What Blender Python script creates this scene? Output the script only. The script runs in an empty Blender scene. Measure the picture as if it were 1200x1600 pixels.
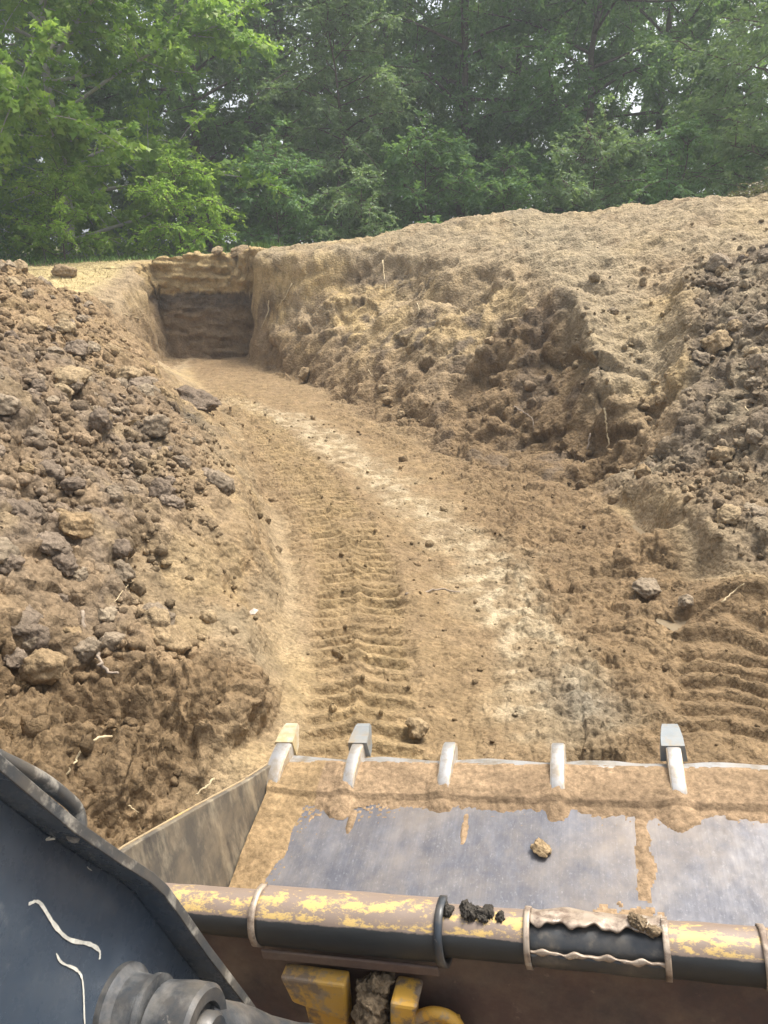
import bpy, bmesh, math, random
import numpy as np
from mathutils import Vector, Matrix
from mathutils.geometry import delaunay_2d_cdt

# ------------------------------------------------------------------ camera, sky, sun, exposure
scn = bpy.context.scene
cam_data = bpy.data.cameras.new('camera'); cam = bpy.data.objects.new('camera', cam_data)
scn.collection.objects.link(cam); scn.camera = cam
cam_data.sensor_fit = 'VERTICAL'; cam_data.sensor_height = 36.0; cam_data.lens = 26.0
cam_data.clip_start = 0.05; cam_data.clip_end = 2000
cam.location = (0, 0, 2.0); cam.rotation_euler = (math.radians(90 - 19.0), 0, 0)

SUN_AZ, SUN_EL = math.radians(52), math.radians(67)      # azimuth from +Y towards +X
world = bpy.data.worlds.new('World'); scn.world = world; world.use_nodes = True
wn = world.node_tree
sky = wn.nodes.new('ShaderNodeTexSky'); sky.sky_type = 'NISHITA'; sky.sun_disc = False
sky.sun_elevation = SUN_EL; sky.sun_rotation = SUN_AZ
sky.dust_density = 6.0; sky.air_density = 1.0; sky.ozone_density = 1.0
hsv = wn.nodes.new('ShaderNodeHueSaturation'); hsv.inputs['Saturation'].default_value = 0.45
bg = wn.nodes['Background']; bg.inputs['Strength'].default_value = 0.15
wn.links.new(sky.outputs[0], hsv.inputs['Color']); wn.links.new(hsv.outputs[0], bg.inputs['Color'])
sun_data = bpy.data.lights.new('sun', 'SUN'); sun = bpy.data.objects.new('sun', sun_data)
scn.collection.objects.link(sun)
sun_data.energy = 2.4; sun_data.angle = math.radians(18); sun_data.color = (1.0, 0.955, 0.88)
sdir = Vector((math.sin(SUN_AZ) * math.cos(SUN_EL), math.cos(SUN_AZ) * math.cos(SUN_EL), math.sin(SUN_EL)))
sun.rotation_euler = sdir.to_track_quat('Z', 'Y').to_euler(); sun.location = (8, 4, 14)
vs = scn.view_settings
vs.view_transform = 'Standard'; vs.look = 'None'; vs.exposure = 1.12; vs.gamma = 1.0; vs.use_curve_mapping = False

# ------------------------------------------------------------------ helpers
COL = scn.collection
rng = np.random.default_rng(7); random.seed(7)

def tag(o, label=None, cat=None, group=None, kind=None):
    if label: o['label'] = label
    if cat: o['category'] = cat
    if group: o['group'] = group
    if kind: o['kind'] = kind
    return o

def empty(name, loc=(0, 0, 0)):
    o = bpy.data.objects.new(name, None); COL.objects.link(o); o.location = loc
    o.empty_display_size = 0.1
    return o

def raw_mesh(name, v, faces, smooth=True, col=None, tint=None):
    """v (n,3); faces: (m,k) array or list of such arrays"""
    if not isinstance(faces, list): faces = [faces]
    faces = [np.asarray(f, dtype=np.int32) for f in faces if len(f)]
    me = bpy.data.meshes.new(name)
    v = np.asarray(v, dtype=np.float32)
    me.vertices.add(len(v)); me.vertices.foreach_set('co', v.ravel())
    nl = sum(f.size for f in faces); nf = sum(len(f) for f in faces)
    me.loops.add(nl); me.polygons.add(nf)
    me.loops.foreach_set('vertex_index', np.concatenate([f.ravel() for f in faces]))
    tot = np.concatenate([np.full(len(f), f.shape[1], np.int32) for f in faces])
    st = np.concatenate([[0], np.cumsum(tot)[:-1]]).astype(np.int32)
    me.polygons.foreach_set('loop_start', st)
    me.polygons.foreach_set('use_smooth', np.full(nf, smooth, bool))
    if col is not None:
        a = me.attributes.new('soil', 'FLOAT_COLOR', 'POINT')
        c = np.ones((len(v), 4), np.float32); c[:, :3] = col
        a.data.foreach_set('color', c.ravel())
    if tint is not None:
        a = me.attributes.new('tint', 'FLOAT', 'POINT'); a.data.foreach_set('value', np.asarray(tint, np.float32))
    me.update(calc_edges=True); me.validate()
    return me

def link(name, me, mat=None, parent=None):
    o = bpy.data.objects.new(name, me); COL.objects.link(o)
    if mat is not None and not me.materials: me.materials.append(mat)
    if parent is not None: o.parent = parent
    return o

# --- vector noise
_g = np.random.default_rng(11)
GRAD = _g.normal(size=(256, 3)).astype(np.float32); GRAD /= np.linalg.norm(GRAD, axis=1)[:, None]
RV = _g.random((4096, 4)).astype(np.float32)
def _hash(ix, iy, iz, seed):
    h = (ix.astype(np.uint32) * np.uint32(374761393) + iy.astype(np.uint32) * np.uint32(668265263)
         + iz.astype(np.uint32) * np.uint32(2147483647) + np.uint32(seed * 974711 + 13))
    h ^= h >> np.uint32(13); h *= np.uint32(1274126177); h ^= h >> np.uint32(16)
    return h
def perlin(p, seed=0):
    p = np.asarray(p, np.float32); i = np.floor(p).astype(np.int32); f = p - i
    u = f * f * f * (f * (f * 6 - 15) + 10); out = 0
    for dx in (0, 1):
        wx = u[:, 0] if dx else 1 - u[:, 0]
        for dy in (0, 1):
            wy = u[:, 1] if dy else 1 - u[:, 1]
            for dz in (0, 1):
                wz = u[:, 2] if dz else 1 - u[:, 2]
                g = GRAD[_hash(i[:, 0] + dx, i[:, 1] + dy, i[:, 2] + dz, seed) & 255]
                out = out + wx * wy * wz * (g[:, 0] * (f[:, 0] - dx) + g[:, 1] * (f[:, 1] - dy) + g[:, 2] * (f[:, 2] - dz))
    return out * 1.6
def fbm(p, seed=0, octv=3, gain=.5):
    s = 0; a = 1.0; p = np.asarray(p, np.float32)
    for k in range(octv):
        s = s + a * perlin(p * (2.03 ** k), seed + k * 7); a *= gain
    return s
def cells(p, seed=0, jit=.85):
    """2D cellular noise: F1, F2 distance and a random number per nearest cell"""
    p = np.asarray(p, np.float32); i = np.floor(p).astype(np.int32)
    n = len(p); f1 = np.full(n, 9., np.float32); f2 = f1.copy(); rnd = np.zeros(n, np.float32); z = np.zeros(n, np.int32)
    for dx in (-1, 0, 1):
        for dy in (-1, 0, 1):
            r = RV[_hash(i[:, 0] + dx, i[:, 1] + dy, z, seed) & 4095]
            d = np.hypot(i[:, 0] + dx + .5 + (r[:, 0] - .5) * jit - p[:, 0], i[:, 1] + dy + .5 + (r[:, 1] - .5) * jit - p[:, 1])
            near = d < f1
            f2 = np.where(near, f1, np.minimum(f2, d)); rnd = np.where(near, r[:, 2], rnd); f1 = np.where(near, d, f1)
    return f1, f2, rnd
def chunks(p, seed=0, jit=.9):
    """broken-lump relief: every cell a tilted facet with its own height (-.5 to .5), steps at the cracks"""
    p = np.asarray(p, np.float32); i = np.floor(p).astype(np.int32); n = len(p); f1 = np.full(n, 9., np.float32); out = np.zeros(n, np.float32); z = np.zeros(n, np.int32)
    for dx in (-1, 0, 1):
        for dy in (-1, 0, 1):
            r = RV[_hash(i[:, 0] + dx, i[:, 1] + dy, z, seed) & 4095]
            ex = p[:, 0] - (i[:, 0] + dx + .5 + (r[:, 0] - .5) * jit); ey = p[:, 1] - (i[:, 1] + dy + .5 + (r[:, 1] - .5) * jit)
            d = np.hypot(ex, ey); m = d < f1; f1 = np.where(m, d, f1)
            out = np.where(m, (r[:, 2] - .5) * .7 + (r[:, 3] - .5) * 1.6 * ex + (r[:, 0] - .5) * 1.6 * ey - .55 * d * d, out)
    return out
def sstep(a, b, x):
    t = np.clip((x - a) / (b - a), 0, 1); return t * t * (3 - 2 * t)
def polydist(X, Y, pts):
    """distance, arc length and side offset to a plan polyline"""
    best = np.full(X.shape, 1e9, np.float32); arc = np.zeros_like(best); side = np.zeros_like(best); acc = 0.
    for (x0, y0), (x1, y1) in zip(pts[:-1], pts[1:]):
        dx, dy = x1 - x0, y1 - y0; L = math.hypot(dx, dy)
        t = np.clip(((X - x0) * dx + (Y - y0) * dy) / (L * L), 0, 1)
        ex, ey = X - x0 - t * dx, Y - y0 - t * dy; d = np.hypot(ex, ey); m = d < best
        best = np.where(m, d, best); arc = np.where(m, acc + t * L, arc)
        side = np.where(m, (ex * dy - ey * dx) / L, side); acc += L
    return best, arc, side
def smooth_path(pts, n=6):
    p = np.array(pts, float); out = []
    q = np.vstack([2 * p[0] - p[1], p, 2 * p[-1] - p[-2]])
    for k in range(1, len(q) - 2):
        for t in np.arange(n) / n:
            a, b, c, d = q[k - 1], q[k], q[k + 1], q[k + 2]
            out.append(.5 * (2 * b + (c - a) * t + (2 * a - 5 * b + 4 * c - d) * t * t + (3 * b - a - 3 * c + d) * t ** 3))
    out.append(p[-1]); return np.array(out)

# ------------------------------------------------------------------ materials
def new_mat(name):
    m = bpy.data.materials.new(name); m.use_nodes = True
    return m, m.node_tree, m.node_tree.nodes['Principled BSDF']
def nd(nt, typ, **kw):
    n = nt.nodes.new(typ)
    for k, v in kw.items():
        if hasattr(n, k): setattr(n, k, v)
        else: n.inputs[k.replace('_', ' ')].default_value = v
    return n
def noise_node(nt, vec, scale, detail=5, rough=.6):
    n = nt.nodes.new('ShaderNodeTexNoise'); n.inputs['Scale'].default_value = scale
    n.inputs['Detail'].default_value = detail; n.inputs['Roughness'].default_value = rough
    if vec is not None: nt.links.new(vec, n.inputs['Vector'])
    return n
def ramp(nt, fac, stops):
    r = nt.nodes.new('ShaderNodeValToRGB')
    while len(r.color_ramp.elements) < len(stops): r.color_ramp.elements.new(.5)
    for e, (p, c) in zip(r.color_ramp.elements, stops):
        e.position = p; e.color = (c if len(c) == 4 else (*c, 1)) if isinstance(c, tuple) else (c, c, c, 1)
    if fac is not None: nt.links.new(fac, r.inputs[0])
    return r
def mixc(nt, fac, a, b, mode='MIX'):
    m = nt.nodes.new('ShaderNodeMix'); m.data_type = 'RGBA'; m.blend_type = mode
    for s, x in ((0, fac), (6, a), (7, b)):
        if isinstance(x, (int, float)): m.inputs[s].default_value = x
        elif isinstance(x, tuple): m.inputs[s].default_value = (*x, 1)
        else: nt.links.new(x, m.inputs[s])
    return m.outputs[2]

def soil_material(name, base=None, bump=.42):
    m, nt, b = new_mat(name); L = nt.links.new
    tc = nt.nodes.new('ShaderNodeTexCoord'); vec = tc.outputs['Object']
    geo = nt.nodes.new('ShaderNodeNewGeometry'); vec = geo.outputs['Position']
    if base is None:
        at = nt.nodes.new('ShaderNodeAttribute'); at.attribute_name = 'soil'; c = at.outputs['Color']
    else:
        oi = nt.nodes.new('ShaderNodeObjectInfo')
        c = mixc(nt, oi.outputs['Random'], base[0], base[1])
    n1 = noise_node(nt, vec, 9, 6, .65); n2 = noise_node(nt, vec, 60, 6, .75); n3 = noise_node(nt, vec, 2.3, 4, .6)
    r1 = ramp(nt, n1.outputs[0], [(.28, .68), (.72, 1.28)]); r2 = ramp(nt, n2.outputs[0], [(.34, .62), (.66, 1.30)])
    r3 = ramp(nt, n3.outputs[0], [(.3, (.92, .9, .88)), (.7, (1.08, 1.07, 1.03))])
    c = mixc(nt, 1.0, c, r1.outputs[0], 'MULTIPLY'); c = mixc(nt, 1.0, c, r2.outputs[0], 'MULTIPLY'); c = mixc(nt, 1.0, c, r3.outputs[0], 'MULTIPLY')
    # pale grit
    v = nt.nodes.new('ShaderNodeTexVoronoi'); v.inputs['Scale'].default_value = 42; L(vec, v.inputs['Vector'])
    g = ramp(nt, v.outputs['Distance'], [(.06, 1.0), (.16, 0.0)])
    n4 = noise_node(nt, vec, 5, 3); g2 = ramp(nt, n4.outputs[0], [(.5, 0.0), (.68, .5)])
    gm = nt.nodes.new('ShaderNodeMath'); gm.operation = 'MULTIPLY'; L(g.outputs[0], gm.inputs[0]); L(g2.outputs[0], gm.inputs[1])
    c = mixc(nt, gm.outputs[0], c, (.34, .28, .19))
    L(c, b.inputs['Base Color']); b.inputs['Roughness'].default_value = .95; b.inputs['Specular IOR Level'].default_value = .15
    nb = noise_node(nt, vec, 95, 6, .8)
    bp = nt.nodes.new('ShaderNodeBump'); bp.inputs['Strength'].default_value = bump; bp.inputs['Distance'].default_value = .012
    L(nb.outputs[0], bp.inputs['Height'])
    bp2 = nt.nodes.new('ShaderNodeBump'); bp2.inputs['Strength'].default_value = bump * .8; bp2.inputs['Distance'].default_value = .05
    nb2 = noise_node(nt, vec, 28, 6, .7); L(nb2.outputs[0], bp2.inputs['Height']); L(bp.outputs[0], bp2.inputs['Normal'])
    bp3 = nt.nodes.new('ShaderNodeBump'); bp3.inputs['Strength'].default_value = bump; bp3.inputs['Distance'].default_value = .05
    vb = nt.nodes.new('ShaderNodeTexVoronoi'); vb.inputs['Scale'].default_value = 26; nw = noise_node(nt, vec, 14, 4, .6)
    wv_ = nt.nodes.new('ShaderNodeVectorMath'); wv_.operation = 'MULTIPLY_ADD'; L(nw.outputs['Color'], wv_.inputs[0]); wv_.inputs[1].default_value = (.07, .07, .07); L(vec, wv_.inputs[2]); L(wv_.outputs[0], vb.inputs['Vector'])
    L(vb.outputs['Distance'], bp3.inputs['Height']); bp3.invert = True; L(bp2.outputs[0], bp3.inputs['Normal'])
    L(bp3.outputs[0], b.inputs['Normal'])
    return m
M_SOIL = soil_material('soil')
M_SOILF = soil_material('fine_soil', bump=.2)
M_DARK = soil_material('dark_topsoil', ((.15, .116, .086), (.205, .162, .12)))
M_TAN = soil_material('tan_clod', ((.255, .183, .103), (.315, .245, .152)))
M_GREY = soil_material('grey_clod', ((.20, .158, .113), (.26, .21, .147)))

# ------------------------------------------------------------------ ground: breaklines surveyed in metres (x right, y ahead, z up)
TIN = {
    'left_toe': [(-3.9, 14.6, 0.02), (-3.38, 13.08, 0.0), (-2.44, 10.76, 0.0), (-1.87, 9.34, 0.0), (-1.22, 6.74, 0.0), (-0.76, 5.08, 0.0), (-0.57, 4.03, 0.0), (-0.52, 3.27, 0.02), (-0.49, 2.73, 0.03), (-0.75, 2.1, 0.0), (-0.9, 0.2, 0.0)],
    'right_toe': [(-2.72, 15.5, 0.1), (-2.32, 13.88, 0.02), (-1.16, 12.19, 0.0), (-0.55, 10.56, 0.0), (0.0, 9.26, 0.0), (0.63, 7.9, 0.0), (1.25, 6.96, 0.02), (1.89, 6.33, 0.05), (1.95, 5.52, 0.1)],
    'floor_mid': [(-3.7, 14.8, 0.05), (-2.67, 12.38, 0.0), (-0.99, 8.62, 0.0), (0.0, 6.15, 0.0), (0.43, 4.55, -0.02), (0.52, 3.3, 0.0), (0.54, 2.61, 0.02), (0.6, 1.5, 0.0), (0.6, 0.2, 0.0)],
    'floor_right': [(1.32, 5.27, 0.03), (1.29, 4.1, 0.05), (1.23, 3.29, 0.08), (1.1, 2.63, 0.1), (1.4, 1.4, 0.15), (1.5, 0.2, 0.15)],
    'berm_base': [(1.95, 5.52, 0.1), (1.95, 4.78, 0.12), (1.97, 4.16, 0.13), (2.11, 3.65, 0.15), (2.4, 2.9, 0.17), (2.8, 1.5, 0.2), (2.8, 0.2, 0.2)],
    'berm_top': [(2.07, 5.69, 0.34), (2.06, 4.93, 0.42), (2.01, 4.17, 0.42), (2.06, 3.64, 0.42), (2.6, 3.2, 0.45), (3.2, 1.6, 0.5), (3.3, 0.2, 0.5)],
    'berm_back': [(2.37, 5.73, 0.38), (2.41, 5.0, 0.4), (2.52, 4.59, 0.42), (3.4, 3.6, 0.55)],
    'lh0': [(-2.2, 0.2, 0.7), (-1.6, 1.6, 0.5), (-1.44, 2.38, 0.42), (-1.51, 2.62, 0.7), (-1.68, 3.05, 0.95), (-2.34, 4.52, 1.27), (-3.13, 6.2, 1.52), (-4.19, 8.5, 1.88)],
    'lh1': [(-1.3, 0.2, 0.3), (-1.15, 1.7, 0.3), (-1.11, 2.42, 0.28), (-1.21, 2.71, 0.36), (-1.32, 3.11, 0.62), (-1.56, 3.84, 0.86), (-2.06, 5.25, 1.06), (-2.53, 6.6, 1.21), (-3.1, 8.2, 1.36), (-3.57, 9.6, 1.43)],
    'lh2': [(-0.81, 2.18, 0.12), (-0.82, 2.5, 0.16), (-0.86, 2.8, 0.27), (-1.0, 3.3, 0.36), (-1.1, 3.76, 0.52), (-1.26, 4.45, 0.68), (-1.51, 5.43, 0.74), (-2.06, 7.5, 0.53), (-3.13, 10.4, 0.52)],
    'lh3': [(-0.66, 2.48, 0.12), (-0.64, 2.76, 0.2), (-0.66, 3.14, 0.2), (-0.7, 3.42, 0.3), (-0.81, 4.07, 0.4), (-1.03, 5.02, 0.44), (-1.32, 6.15, 0.46), (-1.93, 8.3, 0.28), (-2.86, 11.0, 0.13)],
    'lh_sky': [(-4.19, 8.5, 1.88), (-4.02, 9.0, 1.71), (-3.79, 9.3, 1.55), (-3.57, 9.6, 1.43), (-3.34, 10.0, 1.02), (-3.13, 10.4, 0.52), (-2.86, 11.0, 0.13)],
    'lh_back': [(-8.0, 10.5, 1.6), (-5.6, 11.2, 1.35), (-4.7, 11.8, 1.0), (-4.3, 12.4, 0.7)],
    'lh_far': [(-9.0, 6.0, 2.3), (-9.0, 2.0, 2.0), (-9.0, 0.2, 1.6), (-5.0, 0.2, 1.6), (-4.5, 2.5, 1.75), (-5.2, 5.5, 2.0), (-6.5, 8.2, 2.15), (-9.0, 9.0, 2.2)],
    'shelf1': [(-9.0, 12.2, 1.5), (-6.8, 12.4, 1.45), (-5.5, 12.8, 1.35), (-4.65, 13.3, 1.25)],
    'shelf2': [(-14.0, 16.5, 1.7), (-9.5, 16.2, 1.72), (-7.0, 15.6, 1.76), (-4.95, 15.8, 1.92)],
    'wall_left_top': [(-4.65, 13.3, 1.25), (-4.7, 14.3, 1.5), (-4.75, 15.25, 1.75)],
    'wall_left_base': [(-4.1, 13.1, 0.1), (-4.36, 14.3, 0.06), (-4.43, 15.3, 0.03)],
    'niche_base': [(-4.43, 15.36, 0.02), (-3.6, 15.42, 0.04), (-2.72, 15.5, 0.02)],
    'niche_mid': [(-4.5, 15.52, 1.2), (-3.6, 15.55, 1.28), (-2.74, 15.58, 1.3)],
    'niche_top': [(-4.72, 15.62, 1.95), (-4.2, 15.64, 2.02), (-3.4, 15.66, 2.08), (-2.78, 15.66, 2.12)],
    'wall_right_top': [(-2.68, 15.6, 2.12), (-2.5, 15.1, 2.1), (-2.35, 14.6, 1.94)],
    'rb_edge': [(-2.35, 14.6, 1.94), (-1.53, 14.4, 2.0), (-0.64, 14.2, 2.11), (0.44, 13.4, 2.02)],
    'rb_under': [(-2.37, 14.5, 1.17), (-1.53, 14.15, 1.45), (-0.64, 14.1, 1.75), (0.38, 13.25, 1.65)],
    'rb_crest': [(-2.7, 15.9, 2.15), (-1.22, 15.0, 2.23), (-0.6, 14.8, 2.33), (0.47, 14.5, 2.51), (1.91, 14.0, 2.76), (2.59, 14.0, 2.74), (3.06, 13.6, 2.71), (3.65, 13.0, 2.75), (4.36, 12.4, 2.86), (5.56, 11.6, 2.84), (7.5, 10.8, 2.9), (11.0, 10.0, 3.0)],
    'rb_back': [(-2.7, 17.5, 2.1), (0.0, 17.5, 2.1), (3.0, 17.0, 2.2), (6.0, 15.5, 2.2), (12.0, 14.0, 2.3)],
    'rb_m1': [(0.99, 12.0, 1.79), (1.77, 12.0, 2.02), (2.4, 11.8, 2.16), (3.01, 11.2, 2.19), (3.72, 10.4, 2.22), (4.68, 9.6, 2.22)],
    'rb_a': [(-1.6, 13.5, 0.73), (-0.42, 12.3, 0.84)],
    'rb_b': [(-1.44, 12.95, 0.3), (-0.39, 11.2, 0.29)],
    'rb_c': [(0.2, 11.7, 1.09), (0.18, 10.8, 0.62), (0.17, 9.9, 0.14)],
    'rb_d': [(0.81, 10.7, 1.17), (0.73, 9.4, 0.56), (0.67, 8.5, 0.14)],
    'rb_e': [(1.63, 10.9, 1.59), (1.06, 10.5, 1.18)],
    'brow': [(0.78, 8.95, 0.46), (1.02, 9.2, 0.86), (1.35, 9.4, 1.18), (1.74, 9.45, 1.43), (2.07, 9.4, 1.63), (2.22, 9.15, 1.66)],
    'brow_under': [(0.89, 9.1, 0.28), (1.16, 9.5, 0.63), (1.54, 9.8, 0.94), (1.91, 9.85, 1.2), (2.21, 9.85, 1.38), (2.33, 9.5, 1.32)],
    'ledge_top': [(0.4, 12.0, 1.44), (0.95, 11.45, 1.41), (1.29, 11.0, 1.31)],
    'ledge_under': [(0.41, 12.15, 1.14), (0.97, 11.6, 1.1), (1.31, 11.1, 1.03)],
    'undercut': [(1.15, 8.1, 0.03), (1.59, 7.75, 0.02), (1.92, 7.4, 0.04), (2.08, 7.05, 0.07)],
    'cut_face': [(0.95, 8.65, 0.19), (1.19, 8.5, 0.33), (1.64, 8.15, 0.4), (1.92, 7.85, 0.46), (2.1, 7.35, 0.46)],
    'cut_face2': [(1.36, 9.05, 0.62), (1.74, 8.8, 0.77), (2.08, 8.75, 0.92)],
    'spur': [(2.16, 10.5, 1.9), (2.22, 9.4, 1.72), (2.24, 8.7, 1.47), (2.18, 7.9, 1.13), (2.14, 7.15, 0.72), (2.12, 6.75, 0.37), (2.08, 6.6, 0.1)],
    'chute': [(2.89, 9.7, 1.71), (2.73, 8.5, 1.2), (2.62, 7.5, 0.79), (2.48, 6.85, 0.47)],
    'chute_r': [(3.48, 9.7, 1.83), (3.25, 8.75, 1.46), (2.91, 7.75, 1.08), (2.65, 7.1, 0.73)],
    'dark_edge': [(3.44, 9.0, 1.91), (3.1, 7.9, 1.53), (2.76, 7.0, 1.11), (2.55, 6.5, 0.72), (2.44, 6.15, 0.4)],
    'dk1': [(3.66, 8.7, 1.81), (3.19, 7.4, 1.3), (2.93, 6.65, 0.93), (2.71, 6.0, 0.61)],
    'dk2': [(3.97, 8.0, 1.76), (3.42, 6.7, 1.26), (2.99, 5.7, 0.88), (2.77, 5.15, 0.57)],
    'dk_out': [(6.0, 7.0, 2.0), (5.0, 4.8, 1.4), (4.6, 2.5, 1.1), (4.6, 0.2, 1.0)],
    'far': [(-30.0, 0.2, 2.0), (-30.0, 12.0, 2.0), (-30.0, 20.0, 1.9), (-12.0, 20.0, 1.9), (-5.0, 19.0, 2.0), (0.0, 20.0, 2.0), (8.0, 20.0, 2.1), (30.0, 20.0, 2.3), (30.0, 10.0, 2.8), (30.0, 0.2, 2.5)],
    'edge': [(-30.0, 40.0, 2.0), (30.0, 40.0, 2.3)],
}
PATH = {
    'track_a': [(-0.07, 2.43), (-0.1, 2.63), (-0.12, 3.01), (-0.15, 3.63), (-0.16, 4.3), (-0.24, 4.96), (-0.43, 5.81), (-0.79, 7.01), (-1.25, 8.29), (-1.72, 9.54), (-2.49, 11.46)],
    'track_b': [(1.42, 2.57), (1.67, 3.14), (1.79, 3.51), (1.84, 3.79)],
    'track_d': [(-0.49, 4.72), (-0.66, 5.5), (-0.94, 6.49), (-1.31, 7.65), (-1.79, 9.04)],
    'track_c': [(1.27, 4.84), (1.06, 5.81), (0.75, 6.92), (0.15, 8.29), (-0.71, 10.18)],
    'pale': [(-2.25, 10.76), (-1.46, 9.83), (-0.58, 8.14), (0.06, 6.53), (0.46, 5.5), (0.71, 4.72), (0.72, 3.94), (0.77, 3.24), (0.83, 2.83)],
}
pts = []
for name, ln in TIN.items():
    for a, b in zip(ln[:-1], ln[1:]):
        a, b = np.array(a), np.array(b); n = max(1, int(np.linalg.norm((b - a)[:2]) / .35))
        n = min(n, 12)
        for k in range(n): pts.append(a + (b - a) * k / n)
    pts.append(np.array(ln[-1]))
pts = np.array(pts)
_, keep = np.unique(np.round(pts[:, :2], 2), axis=0, return_index=True); pts = pts[keep]
dv, _, df, ov, _, _ = delaunay_2d_cdt([Vector(p[:2]) for p in pts], [], [], 0, 1e-4)
TV = np.array([[*v, pts[o[0]][2]] for v, o in zip(dv, ov)])

def tin_height(X, Y):
    Z = np.full(X.shape, 2.0, np.float32)
    rows = Y[:, 0] if Y.ndim == 2 else None
    for f in df:
        a, b, c = TV[f[0]], TV[f[1]], TV[f[2]]
        det = (b[1] - c[1]) * (a[0] - c[0]) + (c[0] - b[0]) * (a[1] - c[1])
        if abs(det) < 1e-9: continue
        y0, y1 = min(a[1], b[1], c[1]), max(a[1], b[1], c[1])
        i0, i1 = np.searchsorted(rows, y0), np.searchsorted(rows, y1, 'right')
        if i1 <= i0: continue
        x, y = X[i0:i1], Y[i0:i1]
        l0 = ((b[1] - c[1]) * (x - c[0]) + (c[0] - b[0]) * (y - c[1])) / det
        l1 = ((c[1] - a[1]) * (x - c[0]) + (a[0] - c[0]) * (y - c[1])) / det
        l2 = 1 - l0 - l1; m = (l0 >= -1e-6) & (l1 >= -1e-6) & (l2 >= -1e-6)
        Z[i0:i1] = np.where(m, l0 * a[2] + l1 * b[2] + l2 * c[2], Z[i0:i1])
    return Z

ys = [-8., -5., -3., -1.5, -.6, 0., .4, .7]
y = .9
while y < 20:
    ys.append(y); y += (.0045 if 15.38 < y < 15.72 else max(.0095, .0031 * y))
while y < 420: ys.append(y); y += max(.25, .06 * (y - 17))
ys = np.array(ys, np.float32)
NI = 670; ui = np.linspace(-1, 1, NI)
uo = 1 + np.linspace(0, 1, 34)[1:] ** 1.4
us = np.concatenate([-uo[::-1], ui, uo])
hw_in = np.maximum(.60 * ys + .75, 1.2); hw_out = hw_in * 1.0 + 4 + .35 * np.abs(ys)
au = np.abs(us)
X = np.where(au[None] <= 1, us[None] * hw_in[:, None], np.sign(us)[None] * (hw_in[:, None] + (au[None] - 1) * (hw_out - hw_in)[:, None])).astype(np.float32)
Y = np.repeat(ys[:, None], len(us), 1)
Z0 = tin_height(np.clip(X, -29.9, 29.9), np.clip(Y, .21, 39.9))
def blur(Z, n):
    for _ in range(n):
        P = np.pad(Z, 1, mode='edge'); Z = (P[1:-1, 1:-1] * 2 + P[:-2, 1:-1] + P[2:, 1:-1] + P[1:-1, :-2] + P[1:-1, 2:]) / 6
    return Z
Zb = blur(Z0, 14)
niche = sstep(15.25, 15.35, Y) * (1 - sstep(15.75, 15.9, Y)) * sstep(-5.0, -4.85, X) * (1 - sstep(-2.5, -2.3, X))
Z = Zb * (1 - niche) + blur(Z0, 3) * niche
Z += .12 * np.sin(X * .05 + 1) * sstep(25, 60, Y) + .02 * (Y - 25) * (Y > 25) * sstep(25, 60, Y)

def toe_x(name_list):
    p = np.array([q for n in name_list for q in TIN[n]]); p = p[np.argsort(p[:, 1])]; return p
pl, pr = toe_x(['left_toe']), toe_x(['right_toe', 'berm_base'])
wob = .10 * perlin(np.stack([X.ravel() * 1.5, Y.ravel() * 1.5, X.ravel() * 0], 1), 3).reshape(X.shape)
xl = np.interp(Y, pl[:, 1], pl[:, 0]) + wob; xr = np.interp(Y, pr[:, 1], pr[:, 0]) + wob
m_floor = sstep(-.02, .22, X - xl) * sstep(-.02, .2, xr - X) * (1 - sstep(15.3, 15.5, Y))
pdk = toe_x(['dark_edge']); xd = np.interp(Y, pdk[:, 1], pdk[:, 0]) + wob * 2
m_dark = sstep(-.05, .25, X - np.where(Y < 6.25, np.maximum(xr, 1.9), xd)) * (1 - sstep(8.8, 9.6, Y + .3 * wob))
m_left = sstep(-.05, .2, xl - X) * (1 - sstep(10.8, 12.2, Y + X * .12 + .5))
m_mound = m_left * sstep(-.1, .12, 2.95 + .62 * (X + .7) - Y + wob)
m_shelf = sstep(.0, .5, -4.95 - X) * sstep(11.6, 12.8, Y)
m_far = sstep(16.2, 17.5, Y)
m_bank = np.clip(1 - m_floor - m_dark - m_left - m_shelf, 0, 1) * (1 - m_far) * sstep(-3.2, -2.2, X) * sstep(5.5, 6.2, Y)

# base normals
def grid_normals(X, Y, Z):
    P = np.stack([X, Y, Z], -1)
    du = np.gradient(P, axis=1); dvv = np.gradient(P, axis=0)
    n = np.cross(du, dvv); n /= np.linalg.norm(n, axis=-1)[..., None] + 1e-9
    return n
N = grid_normals(X, Y, blur(Z, 10))
P = np.stack([X, Y, Z], -1).reshape(-1, 3); fl = lambda a: a.reshape(-1)
mF, mD, mL, mM, mS, mB, mN, mX = map(fl, (m_floor, m_dark, m_left, m_mound, m_shelf, m_bank, niche, m_far))
near = fl(Y < 21) & fl(Y > .3)
d = np.zeros(len(P), np.float32)
Q = P[near]
rough = np.clip((mL * 1.0 + mD * 1.1 + mB * .7 + mS * .5 + mF * .22 + .25) * (1 - .75 * mN), 0, 1.15)[near]
rough = np.where(mX[near] > .5, .25, rough)
lo = fbm(Q * 1.3, 1, 2); mid = fbm(Q * 4.5, 21, 2); hi = fbm(Q * 15, 41, 3, .6); fine = perlin(Q * 62, 61)
dd = np.zeros(len(Q), np.float32) + rough * (.075 * lo + .035 * mid) + (.35 + .65 * rough) * (.0105 * hi + .0035 * fine)
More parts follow.
